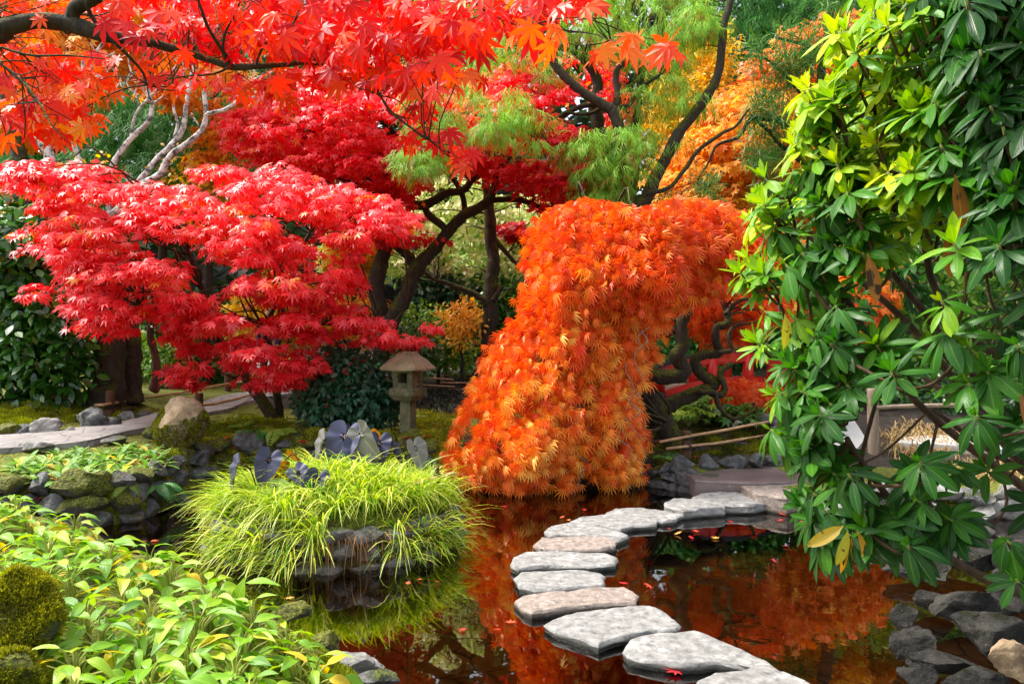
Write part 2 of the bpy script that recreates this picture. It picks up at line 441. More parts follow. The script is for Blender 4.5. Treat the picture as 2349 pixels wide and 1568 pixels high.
def gz(x, y):
    x = np.asarray(x, float); y = np.asarray(y, float)
    d2 = (x[..., None] - HPTS[:, 0]) ** 2 + (y[..., None] - HPTS[:, 1]) ** 2 + 0.05
    w = d2 ** -1.7
    hb = (w * HPTS[:, 2]).sum(-1) / w.sum(-1)
    near = (np.abs(x) < 14) & (y > 0) & (y < 16)
    hb = hb + 0.035 * np.sin(2.1 * x + 1.3 * y) * np.sin(1.7 * y - 0.6 * x) * (y > -5)
    sp = poly_dist(POND, x, y)
    sp = np.where(poly_contains(POND, x, y), -sp, sp)
    u = (np.stack([x, y], -1) - ISLE_C) / ISLE_R
    ri = np.sqrt((u ** 2).sum(-1))
    si = (1 - ri) * ISLE_R.mean()
    s = np.maximum(sp, si)
    hb = np.where(si > sp, 0.30 + 0.27 * np.clip(si, 0, 1) ** 0.8, hb)
    t = np.clip((s + 0.16) / 0.34, 0, 1); t = t * t * (3 - 2 * t)
    return -0.42 + (hb + 0.42) * t

def gz1(x, y):
    return float(gz(np.array([x]), np.array([y]))[0])

def hit(px, py, dmin=2.0, dmax=70.0):
    """Where the line of sight through picture position (px, py) meets the ground."""
    d = np.concatenate([np.arange(dmin, 16, 0.02), np.arange(16, dmax, 0.08)])
    pts = np.stack([(px - 1174.5) * d / F, d, CAM_H - (py - 784.0) * d / F], 1)
    z = np.maximum(gz(pts[:, 0], pts[:, 1]), 0.0)
    k = np.nonzero(pts[:, 2] <= z)[0]
    i = k[0] if len(k) else len(d) - 1
    return np.array([pts[i, 0], pts[i, 1], z[i]])

M_MOSSGROUND = solid_mat("moss_ground", (.03, .02, .010), (.08, .055, .025), scale=5, rough=.9, bump=.8, bdist=.03, moss=.30, moss_cols=((.04, .05, .004), (.20, .22, .012)), moss_scale=1.6)
M_SOIL = solid_mat("dark_soil_and_shade", (.014, .010, .007), (.045, .032, .022), scale=14, rough=.95, bump=.8, bdist=.03)
M_BED = solid_mat("pond_bed", (.085, .05, .02), (.27, .155, .055), scale=2.5, rough=.9, bump=.5, bdist=.05, crack=2.2)

def grid_axis(lo, hi, flo, fhi, fine, grow=1.35):
    mid = np.arange(flo, fhi + 1e-6, fine)
    a, s = [], fine
    v = fhi
    while v < hi:
        s = min(s * grow, 6); v += s; a.append(v)
    b, s = [], fine
    v = flo
    while v > lo:
        s = min(s * grow, 6); v -= s; b.append(v)
    return np.array(b[::-1] + list(mid) + a)

gx = grid_axis(-160, 160, -7.5, 7.5, .09); gy = grid_axis(-130, 160, 2.2, 15, .09)
GX, GY = np.meshgrid(gx, gy)
GZ = np.concatenate([gz(GX[i:i + 40], GY[i:i + 40]) for i in range(0, len(gy), 40)])
nxg, nyg = len(gx), len(gy)
land = GZ > -0.02
fine_n = np.array([[nz((x, y, 0), 3.1) * .03 + nz((x, y, 3), 9.0) * .014 for x in gx] for y in gy])
GZ = GZ + fine_n * (GY > 1) * (GY < 20)
idx = np.arange(nxg * nyg).reshape(nyg, nxg)
Q = np.stack([idx[:-1, :-1], idx[:-1, 1:], idx[1:, 1:], idx[1:, :-1]], -1).reshape(-1, 4)
mb = MB()
mb.add(np.stack([GX, GY, GZ], -1), [Q])
ground = mb.build("ground", [M_MOSSGROUND, M_BED, M_SOIL])
fc = np.stack([GX, GY, GZ], -1).reshape(-1, 3)[Q].mean(1)
mi = np.zeros(len(Q), int)
mi[fc[:, 2] < -0.01] = 1
soil = ((fc[:, 0] > .4) & (fc[:, 1] > 9.85) & (fc[:, 1] < 13)) | ((fc[:, 1] > 13.3) & (fc[:, 0] > -4.6)) | (fc[:, 1] > 21) | ((fc[:, 0] > 0.5) & (fc[:, 1] > 12.4))
mi[soil & (fc[:, 2] > 0)] = 2
mi[(fc[:, 0] > 1.6) & (fc[:, 1] < 7) & (fc[:, 1] > -2) & (fc[:, 2] > 0)] = 2  # bank ground darkened to stand in for shade under the rhododendron
ground.data.polygons.foreach_set("material_index", mi)
tag(ground, "mossy dark garden ground round the pond", "ground", kind="structure")

# water
m, nt, N, L = nodes_of("pond_water")
fr = N.new("ShaderNodeFresnel"); fr.inputs["IOR"].default_value = 2.2
gl = N.new("ShaderNodeBsdfGlossy"); gl.inputs["Roughness"].default_value = 0.015; gl.inputs["Color"].default_value = (.95, .93, .90, 1)
trp = N.new("ShaderNodeBsdfTransparent"); trp.inputs["Color"].default_value = (.74, .53, .27, 1)
mxs = N.new("ShaderNodeMixShader"); out = N.new("ShaderNodeOutputMaterial")
geo = N.new("ShaderNodeNewGeometry"); mp = N.new("ShaderNodeMapping"); mp.inputs["Scale"].default_value = (1.0, 1.0, 1.0)
n1 = N.new("ShaderNodeTexNoise"); n1.inputs["Scale"].default_value = 5.0; n1.inputs["Detail"].default_value = 2
n2 = N.new("ShaderNodeTexNoise"); n2.inputs["Scale"].default_value = 0.7
r2 = ramp(nt, [(.42, .12), (.62, 1.0)])
mulr = N.new("ShaderNodeMath"); mulr.operation = 'MULTIPLY'
bp = N.new("ShaderNodeBump"); bp.inputs["Strength"].default_value = 0.03; bp.inputs["Distance"].default_value = 0.035
L.new(geo.outputs["Position"], mp.inputs["Vector"]); L.new(mp.outputs[0], n1.inputs["Vector"]); L.new(geo.outputs["Position"], n2.inputs["Vector"])
L.new(n2.outputs[0], r2.inputs[0]); L.new(n1.outputs[0], mulr.inputs[0]); L.new(r2.outputs[0], mulr.inputs[1]); L.new(mulr.outputs[0], bp.inputs["Height"])
L.new(bp.outputs[0], gl.inputs["Normal"]); L.new(bp.outputs[0], fr.inputs["Normal"])
L.new(fr.outputs[0], mxs.inputs[0]); L.new(trp.outputs[0], mxs.inputs[1]); L.new(gl.outputs[0], mxs.inputs[2]); L.new(mxs.outputs[0], out.inputs[0])
M_WATER = m
mb = MB()
c = np.array(POND).mean(0)
pp = np.array(POND); outw = []
for i, p in enumerate(pp):
    t = unit(pp[(i + 1) % len(pp)] - pp[i - 1]); outw.append(p + np.array([t[1], -t[0]]) * (0.22 if True else 0))
# keep whichever side lies outside the pond
outw = np.array(outw); test = poly_contains(POND, outw[:, 0], outw[:, 1])
outw = np.where(test[:, None], 2 * pp - outw, outw)
import mathutils.geometry as mg
tri = mg.tessellate_polygon([[Vector((p[0], p[1], 0)) for p in outw]])
mb.add(np.column_stack([outw, np.zeros(len(outw))]), [np.array(tri)])
pond = mb.build("pond_water", M_WATER, smooth=False)
# make every face look upwards
import bmesh
bm = bmesh.new(); bm.from_mesh(pond.data)
for f in bm.faces:
    if f.normal.z < 0: f.normal_flip()
bm.to_mesh(pond.data); bm.free()
tag(pond, "still brown pond water mirroring the trees", "water", kind="structure")

# paths: strips laid over the ground between two borders given in picture positions
M_FLAG = solid_mat("flagstone_path", (.20, .19, .18), (.36, .34, .33), scale=2.2, rough=.55, bump=.5, bdist=.02, crack=3.4, speck=((.12, .11, .12), 9, .56))
M_FLAG2 = solid_mat("dark_wet_paving", (.10, .075, .07), (.22, .17, .155), scale=2.0, rough=.4, bump=.4, bdist=.02, speck=((.30, .27, .25), 7, .60))
M_PAVE = solid_mat("pale_grey_path", (.36, .36, .35), (.50, .49, .48), scale=1.5, rough=.6, bump=.3, bdist=.02, speck=((.22, .21, .2), 12, .62))

def strip(name, up, lo, mat, label, lift=.03, n=14, m=6):
    A = np.array([hit(*p) for p in up])[:, :2]; B = np.array([hit(*p) for p in lo])[:, :2]
    def res(Z):
        s = np.concatenate([[0], np.cumsum(np.linalg.norm(np.diff(Z, axis=0), axis=1))]); t = np.linspace(0, s[-1], n * 3)
        return np.stack([np.interp(t, s, Z[:, 0]), np.interp(t, s, Z[:, 1])], 1)
    A, B = res(A), res(B)
    rows = []
    for k in range(m + 1):
        q = A + (B - A) * k / m
        z = np.maximum(gz(q[:, 0], q[:, 1]), 0.05)
        rows.append(np.column_stack([q, z]))
    R = np.array(rows)
    # level the strip across its width so that it lies like laid paving
    R[:, :, 2] = R[:, :, 2] * .4 + R[:, :, 2].mean(0)[None] * .6 + lift + .03
    low = R[[0, -1]].copy(); low[:, :, 2] -= .25
    R = np.concatenate([low[:1], R, low[1:]])
    mm, nn = R.shape[:2]; ix = np.arange(mm * nn).reshape(mm, nn)
    Qs = np.stack([ix[:-1, :-1], ix[:-1, 1:], ix[1:, 1:], ix[1:, :-1]], -1).reshape(-1, 4)
    mb = MB(); mb.add(R, [Qs]); o = mb.build(name, mat, smooth=False)
    return tag(o, label, "path", kind="structure")

strip("path", [(-160, 1008), (0, 1003), (131, 995), (210, 985), (292, 972), (353, 957), (467, 928), (519, 911), (590, 903), (656, 897)],
      [(-160, 1060), (0, 1041), (204, 1025), (315, 995), (390, 976), (464, 957), (554, 931), (624, 916), (700, 903), (780, 899)], M_FLAG, "curving crazy-paved flagstone path of flat grey stones")
strip("path", [(1440, 893), (1600, 893), (1720, 905), (1850, 930), (1960, 968), (1985, 1010), (1960, 1046)],
      [(1440, 905), (1590, 935), (1690, 962), (1790, 978), (1860, 1000), (1890, 1030), (1870, 1052)], M_PAVE, "smooth pale grey path leading to the red bridge")
strip("path", [(540, 838), (640, 832), (760, 838)], [(540, 862), (640, 862), (760, 866)], M_PAVE, "distant pale path glimpsed under the red maple")
strip("path", [(2060, 1010), (2200, 1000), (2420, 996), (2560, 1000)], [(2060, 1028), (2200, 1040), (2420, 1052), (2560, 1060)], M_PAVE, "pale path behind the rhododendron")

# far wooded slope: a mass of dark evergreen leaves nobody could count
M_FOREST = leaf_mat("forest_leaf", [(0, (.012, .035, .008)), (.5, (.04, .10, .02)), (.8, (.10, .18, .03)), (1, (.28, .24, .03))], transl=.25, rough=.5)
mb = MB()
nf = 34000
fx = rng.uniform(-32, 32, nf); fy = rng.uniform(27, 40, nf)
fz = gz(fx, fy) + rng.uniform(0, 1, nf) ** .9 * (22 + 2.5 * np.sin(fx * .8) + 2 * np.sin(fx * 2.1 + 1))
pos = np.stack([fx, fy, fz], 1)
az = rng.uniform(0, 6.28, nf)
Yd = np.stack([np.cos(az), np.sin(az) - .4, rng.uniform(-1.2, -.1, nf)], 1)
Nn = np.stack([rng.normal(0, .5, nf), -0.7 + rng.normal(0, .4, nf), .8 + rng.normal(0, .3, nf)], 1)
cl = np.array([nz(p, .55) for p in pos]) * .6 + .5
scatter(mb, KITE, pos, Yd, Nn, rng.uniform(.6, 1.2, nf), np.clip(cl + rng.normal(0, .13, nf), 0, 1))
tag(mb.build("treeline", M_FOREST), "dark evergreen wood covering the slope at the very back", "woods", kind="stuff")
# ------------------------------------------------------------------ barks and leaves
M_BARK = solid_mat("dark_bark", (.012, .009, .007), (.055, .042, .032), scale=9, rough=.9, stretch=(3, 3, .6), bump=.9, bdist=.03)
M_BARKMOSS = solid_mat("mossy_bark", (.014, .010, .007), (.07, .05, .035), scale=9, rough=.9, stretch=(3, 3, .7), bump=.9, bdist=.03, moss=.32, moss_scale=4, moss_cols=((.03, .035, .004), (.13, .13, .012)))
M_BARKPALE = solid_mat("pale_lichen_bark", (.05, .045, .04), (.70, .68, .65), scale=9, rough=.85, stretch=(1, 1, 1), bump=.7, bdist=.02, moss=.12, moss_scale=5, moss_cols=((.06, .06, .006), (.22, .2, .02)), lo=.4, hi=.58)
M_BARKRED = solid_mat("red_brown_bark", (.05, .018, .010), (.20, .075, .045), scale=8, rough=.8, stretch=(3, 3, .5), bump=.7, bdist=.03)
M_TWIG = solid_mat("twig_bark", (.02, .013, .009), (.09, .055, .035), scale=20, rough=.85, bump=.4, bdist=.01)

L_RED = leaf_mat("coral_red_maple_leaf", [(0, (.42, .006, .016)), (.35, (.74, .018, .026)), (.65, (.86, .05, .06)), (.85, (.90, .12, .12)), (.95, (.88, .12, .03)), (1, (.8, .30, .06))], transl=.36, rough=.36, spec=.6, gain=1.55)
L_CRIMSON = leaf_mat("crimson_maple_leaf", [(0, (.40, .0, .010)), (.4, (.74, .010, .022)), (.75, (.86, .03, .045)), (.95, (.88, .10, .10)), (1, (.85, .26, .05))], gain=1.55, transl=.38, rough=.38, spec=.6)
L_SCARLET = leaf_mat("scarlet_maple_leaf", [(0, (.55, .006, .010)), (.35, (.80, .022, .016)), (.6, (.86, .06, .016)), (.8, (.88, .14, .016)), (1, (.9, .27, .02))], transl=.40, rough=.40, spec=.35, gain=1.5)
L_LACE = leaf_mat("orange_lace_leaf", [(0, (.66, .05, .014)), (.3, (.86, .12, .018)), (.6, (.90, .21, .022)), (.85, (.92, .34, .03)), (1, (.94, .52, .09))], transl=.26, rough=.45, spec=.4, gain=1.3)
L_ORANGE = leaf_mat("amber_leaf", [(0, (.62, .14, .010)), (.4, (.84, .32, .02)), (.7, (.88, .45, .03)), (1, (.9, .60, .10))], transl=.4, rough=.5, spec=.4)
L_YELLOW = leaf_mat("yellow_leaf", [(0, (.40, .24, .008)), (.5, (.80, .48, .012)), (1, (.88, .66, .05))], transl=.4, rough=.5, spec=.4)
L_CYPRESS = leaf_mat("thread_cypress_leaf", [(0, (.30, .09, .02)), (.16, (.42, .20, .03)), (.26, (.14, .30, .03)), (.6, (.27, .54, .05)), (1, (.48, .74, .11))], transl=.4, rough=.55, spec=.3)
L_PINE = leaf_mat("pine_needle", [(0, (.14, .06, .012)), (.12, (.05, .10, .02)), (.5, (.06, .20, .025)), (1, (.16, .34, .05))], transl=.25, rough=.5, spec=.4)
L_CONIFER = leaf_mat("dark_conifer_leaf", [(0, (.012, .07, .012)), (.5, (.045, .21, .035)), (1, (.18, .42, .09))], transl=.25, rough=.6, spec=.15)
L_DOGWOOD = leaf_mat("cream_variegated_leaf", [(0, (.14, .32, .04)), (.35, (.45, .60, .15)), (.7, (.76, .82, .38)), (1, (.90, .90, .62))], transl=.45, rough=.5)
L_SHRUB = leaf_mat("glossy_green_leaf", [(0, (.010, .045, .006)), (.45, (.03, .13, .012)), (.8, (.08, .24, .02)), (1, (.26, .38, .05))], transl=.25, rough=.28, spec=.7)
L_TEAL = leaf_mat("blue_green_leaf", [(0, (.006, .035, .018)), (.5, (.016, .085, .04)), (.9, (.05, .16, .075)), (1, (.35, .03, .03))], transl=.2, rough=.38, spec=.55)
L_LIME = leaf_mat("lime_green_leaf", [(0, (.06, .16, .012)), (.5, (.20, .38, .02)), (1, (.45, .58, .06))], transl=.4, rough=.5)

THREAD = None
def _thread():
    V, Q = [], []
    def strip_(p, q, w, z0, z1):
        b = len(V); p = np.array(p); q = np.array(q); t = unit(q - p); s = np.array([t[1], -t[0]]) * w
        V.extend([(p[0] + s[0], p[1] + s[1], z0), (p[0] - s[0], p[1] - s[1], z0), (q[0] - s[0] * .4, q[1] - s[1] * .4, z1), (q[0] + s[0] * .4, q[1] + s[1] * .4, z1)])
        Q.append((b, b + 1, b + 2, b + 3))
    strip_((0, 0), (.05, .5), .022, 0, .08); strip_((.05, .5), (0, 1), .018, .08, -.05)
    strip_((.02, .15), (.22, .6), .016, .02, -.02); strip_((.02, .25), (-.2, .7), .016, .04, 0); strip_((.04, .45), (.17, .92), .014, .06, -.1); strip_((.05, .5), (-.14, .98), .014, .08, -.08)
    return {'v': np.array(V), 'f': [np.array(Q)], 'uv': None}
THREAD = _thread()
FERNLET = None

def crown_points(poly, n, dc, thick, edge, rg, front=2.2):
    q = sample_poly(poly, n, rg)
    e = np.clip(poly_dist(poly, q[:, 0], q[:, 1]) / edge, 0, 1)
    b = np.sqrt(1 - (1 - e) ** 2)
    d = dc - thick * b + 2 * thick * b * rg.beta(1, front, n)
    C = np.stack([(q[:, 0] - 1174.5) * d / F, d, CAM_H - (q[:, 1] - 784) * d / F], 1)
    return q, C, d

def tier_leaves(C, R, per, rg, droop=.38, flat=.16, tilt=.35, hang=.5):
    n = len(C)
    u = np.sqrt(rg.random((n, per))); a = rg.uniform(0, 2 * np.pi, (n, per))
    ca, sa = np.cos(a), np.sin(a); Rr = R[:, None]
    off = np.stack([Rr * u * ca, Rr * u * sa * .8, Rr * (flat * rg.normal(size=(n, per)) - droop * u * u)], -1)
    pos = (C[:, None, :] + off).reshape(-1, 3)
    o = np.stack([ca, sa, np.zeros_like(ca)], -1).reshape(-1, 3)
    uu = u.reshape(-1, 1); m = len(pos)
    Y = o * (.4 + .5 * uu) + np.array([0, 0, -hang]) + rg.normal(0, .38, (m, 3)) * [1, 1, .6]
    N = np.array([0, -tilt, .8]) + o * .5 * uu + rg.normal(0, .33, (m, 3))
    return pos, Y, N

def bush_leaves(C, R, per, rg, face=.6):
    n = len(C)
    v = unit(rg.normal(size=(n, per, 3))); r = R[:, None, None] * rg.random((n, per, 1)) ** .4
    pos = (C[:, None, :] + v * r).reshape(-1, 3); v = v.reshape(-1, 3); m = len(pos)
    Y = v * .7 + rg.normal(0, .5, (m, 3)) + [0, -.15, -.25]
    N = np.array([0, -face, .75]) + v * .35 + rg.normal(0, .35, (m, 3))
    return pos, Y, N

def hang_leaves(C, R, per, rg):
    n = len(C)
    u = np.sqrt(rg.random((n, per))); a = rg.uniform(0, 2 * np.pi, (n, per)); ca, sa = np.cos(a), np.sin(a); Rr = R[:, None]
    pos = (C[:, None, :] + np.stack([Rr * u * ca, Rr * u * sa, -Rr * .45 * u * u + Rr * .2 * rg.normal(size=(n, per))], -1)).reshape(-1, 3)
    o = np.stack([ca, sa, 0 * ca], -1).reshape(-1, 3); m = len(pos)
    Y = o * .55 + [0, 0, -.75] + rg.normal(0, .25, (m, 3)); N = o * .6 + [0, -.5, .5] + rg.normal(0, .3, (m, 3))
    return pos, Y, N

def limbs(mb, anchors, C, rg, r0=.02, sides=5, mat=0, rise=.15):
    anchors = np.asarray(anchors)
    for c in C:
        dd = np.linalg.norm(anchors - c, axis=1) + np.maximum(anchors[:, 2] - c[2], 0) * 1.5
        a = anchors[np.argmin(dd)]
        ln = np.linalg.norm(c - a)
        if ln < .05: continue
        mid = (a + c) / 2 + rg.normal(0, .09, 3) * ln + [0, 0, rise * ln]
        q1 = a * .7 + mid * .3 + rg.normal(0, .05, 3) * ln
        q3 = mid * .4 + c * .6 + rg.normal(0, .05, 3) * ln
        rr = r0 * min(1.0, .35 + ln * .35)
        tube(mb, [a, q1, mid, q3, c], [rr, rr * .85, rr * .65, rr * .45, rr * .15], sides, 3, 0, 0, 0, mat, cap=False)

def ground_base(px, d):
    x = (px - 1174.5) * d / F
    return np.array([x, d, gz1(x, d)])

def plant(name, label, cat, poly, dc, thick, leaves, lmat, T, size, n, per, spray_px, trunks=None, bark=None, rg=None, edge=120, base=None,
          tint=(.5, .2), tint_fn=None, limb_n=0, limb_r=.025, group=None, front=2.2, crown='crown', stem='trunk', jit=.25, rise=.15, sides=9, gap=None):
    rg = rg or np.random.default_rng(1)
    q, C, d = crown_points(poly, n, dc, thick, edge, rg, front)
    if gap:
        g = np.array([mnoise.noise(Vector((x / gap[0], y / (gap[0] * .5), 5.5))) for x, y in q]); k = g > gap[1]; q, C, d = q[k], C[k], d[k]; n = len(q)
    if base is None:
        cx = np.asarray(poly)[:, 0].mean(); base = ground_base(cx, dc)
    t = thing(name, label, cat, base, group)
    R = spray_px * d / F * rg.uniform(.7, 1.3, n)
    pos, Y, N = leaves(C, R, per, rg)
    m = len(pos)
    tn = np.repeat(rg.normal(tint[0], tint[1] * .7, n), per) + rg.normal(0, tint[1] * .7, m)
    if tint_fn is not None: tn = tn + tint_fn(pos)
    s = size * rg.uniform(1 - jit, 1 + jit, m)
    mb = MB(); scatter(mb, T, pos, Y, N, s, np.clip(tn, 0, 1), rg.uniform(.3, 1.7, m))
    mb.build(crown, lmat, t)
    tb = MB(); anchors = []
    if trunks is None:
        top = C[:, 2].mean() + .2 * np.ptp(C[:, 2]); w = max(.04, .035 * np.ptp(C[:, 2]))
        lean = rg.normal(0, .15, 2)
        cxm = C[:, 0].mean()
        pth = [base - [0, 0, .15], base * .65 + np.array([cxm, dc, top]) * .35 + [lean[0] * .4, 0, 0], np.array([cxm + lean[0], dc + lean[1], top])]
        anchors += list(tube(tb, pth, [w * 1.3, w, w * .4], sides, 6, .05, .15, 3))
    else:
        for tr in trunks:
            pts, rad = tr[0], tr[1]
            wob = tr[2] if len(tr) > 2 else .04
            anchors += list(tube(tb, pts, rad, sides, 7, wob, .25, len(anchors) * .7))
    if limb_n:
        k = rg.choice(n, min(limb_n, n), replace=False)
        limbs(tb, anchors[len(anchors) // 5:], C[k], rg, limb_r, rise=rise)
    tb.build(stem, bark or M_BARK, t)
    return t

def tr_px(pts, d, rpx):
    """Trunk from picture positions: world points and radii (rpx in picture units)."""
    W = px_path(pts, d)
    R = [r * w[1] / F for r, w in zip(rpx, W)]
    return W, R

# ------------------------------------------------------------------ the coral red maple beside the path
D = 11.3
b2 = hit(622, 962)
POLY_T2 = [(-40, 395), (60, 352), (170, 372), (300, 388), (360, 415), (430, 432), (470, 372), (545, 385), (600, 372), (700, 392), (790, 425), (860, 440), (905, 470), (955, 500), (905, 530), (850, 560), (800, 592), (815, 655), (745, 680),
           (860, 715), (960, 728), (1004, 755), (940, 785), (870, 780), (800, 765), (740, 770), (755, 830), (690, 850), (650, 900), (570, 870), (500, 895), (400, 875), (385, 845), (430, 790), (360, 750), (270, 760), (200, 778), (150, 720), (55, 672), (90, 640), (110, 600), (55, 535), (140, 500), (60, 430)]
t2a = tr_px([(626, 975), (600, 915), (565, 870), (540, 832), (500, 770), (470, 690), (440, 600), (400, 520)], b2[1], [15, 13, 13, 12, 9, 7, 6, 3])
t2b = tr_px([(640, 960), (637, 900), (628, 840), (610, 760), (640, 680), (700, 560), (745, 480)], b2[1] + .2, [11, 10, 10, 8, 6, 5, 3])
t2c = tr_px([(565, 870), (520, 800), (420, 740), (300, 690), (190, 640)], b2[1], [8, 7, 6, 5, 3])
t2d = tr_px([(610, 760), (680, 740), (790, 745), (900, 745)], b2[1] - .1, [7, 5, 4, 2])
T2 = plant("japanese_maple", "coral red maple with layered spreading crown and two mossy leaning trunks beside the path", "tree", POLY_T2, b2[1] - .6, 1.5,
      lambda C, R, per, rg: tier_leaves(C, R, per, rg, .34, .12, .5, .45), L_RED, MAPLE, .118, 640, 26, 38, [t2a, t2b, t2c, t2d], M_BARKMOSS, np.random.default_rng(2), 90, b2,
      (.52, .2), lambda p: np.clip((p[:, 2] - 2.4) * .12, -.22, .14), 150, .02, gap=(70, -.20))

# ------------------------------------------------------------------ the big crimson maple behind it, with black curving limbs
D = 15.2
b3 = ground_base(874, D)
POLY_T3 = [(505, 290), (560, 232), (640, 190), (720, 150), (850, 140), (960, 150), (1110, 175), (1190, 130), (1290, 120), (1400, 150), (1440, 240), (1400, 330), (1420, 430), (1330, 480), (1240, 470), (1190, 430), (1100, 400), (1010, 380), (930, 440), (1000, 555), (920, 560), (790, 540), (760, 450), (640, 390), (545, 350)]
t3 = [tr_px([(874, 830), (872, 714), (862, 657), (874, 596), (891, 545), (905, 500), (914, 455), (909, 418), (881, 404), (834, 404), (760, 370)], D, [20, 18, 19, 17, 16, 14, 13, 11, 9, 8, 4]),
      tr_px([(880, 780), (908, 717), (928, 680), (945, 640), (960, 612), (999, 566), (1032, 528), (1069, 492), (1120, 462), (1133, 428), (1150, 394), (1190, 330), (1240, 250)], D - .1, [18, 18, 17, 17, 17, 14, 13, 12, 11, 9, 7, 5, 3]),
      tr_px([(955, 612), (940, 590), (918, 569), (898, 553)], D, [12, 12, 11, 11]),
      tr_px([(914, 455), (940, 467), (972, 468), (1019, 448), (1063, 435), (1083, 415), (1120, 384), (1160, 350)], D - .2, [11, 11, 11, 10, 9, 8, 6, 3]),
      tr_px([(1028, 530), (1016, 519), (985, 495), (975, 472)], D - .1, [9, 9, 8, 7]),
      tr_px([(1120, 462), (1170, 457), (1221, 468), (1278, 484), (1330, 500)], D, [7, 7, 6, 5, 2]),
      tr_px([(1069, 492), (1060, 440), (1020, 390), (960, 330), (900, 260)], D + .2, [7, 7, 6, 5, 3]),
      tr_px([(1083, 415), (1050, 390), (985, 370), (930, 345)], D - .4, [6, 6, 5, 3]),
      tr_px([(1140, 410), (1220, 385), (1300, 360), (1370, 300)], D + .1, [7, 6, 5, 3])]
T3 = plant("japanese_maple", "large crimson maple with dark curving limbs spreading over the stone lantern", "tree", POLY_T3, D, 2.4,
      lambda C, R, per, rg: tier_leaves(C, R, per, rg, .3, .12, .55, .45), L_CRIMSON, MAPLE5, .115, 950, 27, 36, t3, M_BARKMOSS, np.random.default_rng(3), 90, b3,
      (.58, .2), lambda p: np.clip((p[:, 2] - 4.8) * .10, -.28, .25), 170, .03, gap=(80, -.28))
# dark low twigs of crimson leaves beside the dogwood trunk belong to a small maple
plant("japanese_maple", "small dark crimson maple sprig beside the mossy dogwood trunk", "tree", [(1110, 520), (1190, 508), (1225, 525), (1190, 545), (1120, 545)], 17.0, .4,
      tier_leaves, L_CRIMSON, MAPLE5, .13, 16, 22, 22, [tr_px([(1205, 800), (1200, 700), (1210, 600), (1165, 525)], 17.0, [5, 4, 3, 2])], M_BARK, np.random.default_rng(31), 30, ground_base(1205, 17), (.2, .1), None, 6, .015)

# ------------------------------------------------------------------ the orange weeping laceleaf maple over the water
POLY_T5 = [(1225, 500), (1280, 468), (1350, 452), (1420, 462), (1480, 472), (1550, 448), (1630, 455), (1700, 480), (1760, 520), (1800, 600), (1780, 660), (1700, 655), (1640, 665), (1570, 690), (1520, 730), (1500, 790), (1478, 860), (1452, 920),
           (1470, 970), (1490, 1015), (1462, 1040), (1476, 1090), (1445, 1135), (1390, 1120), (1330, 1155), (1260, 1128), (1200, 1130), (1130, 1110), (1080, 1110), (1026, 1060), (1045, 990), (1066, 915), (1090, 860), (1120, 800), (1180, 730), (1222, 655), (1212, 580)]
b5 = hit(1548, 1015)
rg = np.random.default_rng(5)
t5 = thing("weeping_maple", "orange laceleaf weeping maple cascading over the pond with twisted dark branches", "tree", b5)
def lace(poly, n, per, dfun, size, rg, tint0, strand=(70, 150), mb=None):
    q = sample_poly(poly, n, rg)
    d0 = dfun(q, rg)
    cx, cy = 1450, 430
    fl = np.stack([(q[:, 0] - cx) * .9, (q[:, 1] - cy) * .55 + 130], 1); fl = unit(fl)
    Ls = rg.uniform(*strand, n)
    t = (np.arange(per) + rg.random((n, per))) / per
    X = q[:, None, 0] + fl[:, None, 0] * Ls[:, None] * (t - .5) + rg.normal(0, 13, (n, per))
    Yp = q[:, None, 1] + fl[:, None, 1] * Ls[:, None] * (t - .5) + 26 * (t - .5) ** 2 * 2 + rg.normal(0, 10, (n, per))
    Xf, Yf = X.ravel(), Yp.ravel()
    d = d0[:, None] - .28 * np.sin(t * 2.6) + .10 * t + rg.normal(0, .035, (n, per)); d = d.ravel()
    # loose ends may hang a little past the edge of the crown, no more
    inside = poly_contains(poly, Xf, Yf) | (poly_dist(poly, Xf, Yf) < rg.uniform(0, 26, len(Xf)) * (Yf > 500))
    hol = np.array([mnoise.noise(Vector((x / 58, y / 36, 2.2))) for x, y in zip(Xf, Yf)])
    inside &= hol > -.62 + .34 * np.clip((Yf - 620) / 350, 0, 1)
    pos = np.stack([(Xf - 1174.5) * d / F, d, CAM_H - (Yf - 784) * d / F], 1)
    inside &= pos[:, 2] > .10
    f3 = np.stack([np.repeat(fl[:, 0], per), np.full(n * per, -.28), -np.repeat(fl[:, 1], per)], 1)
    m = len(pos)
    Yd = f3 + rg.normal(0, .32, (m, 3)) * [1, .6, .7] + np.array([0, 0, -.35])
    Nn = np.array([0, -.7, .55]) + rg.normal(0, .5, (m, 3))
    tn = np.repeat(rg.normal(0, .16, n), per) + rg.normal(0, .18, m) + tint0(Xf, Yf)
    scatter(mb, LACE, pos[inside], Yd[inside], Nn[inside], size * rg.uniform(.65, 1.25, m)[inside], np.clip(tn, 0, 1)[inside], rg.uniform(.5, 1.8, m)[inside])
    return q, d0
def dfront(q, rg):
    e = np.clip(poly_dist(POLY_T5, q[:, 0], q[:, 1]) / 210, 0, 1)
    b = np.sqrt(1 - (1 - e) ** 2)
    wave = np.array([mnoise.noise(Vector((x / 150, y / 62, 3.3))) * .55 + mnoise.noise(Vector((x / 60, y / 34, 8.3))) * .22 for x, y in q])
    return 10.25 - 1.0 * b - .25 * np.clip((q[:, 1] - 500) / 600, 0, 1) + wave * 1.1 + rg.exponential(.12, len(q))
mbl = MB()
tint5 = lambda x, y: .40 + .30 * np.clip((y - 560) / 500, 0, 1) + .12 * np.clip((x - 1250) / 300, -1, 1) * (y > 700)
lace(POLY_T5, 1150, 13, dfront, .148, rg, tint5, (70, 150), mbl)
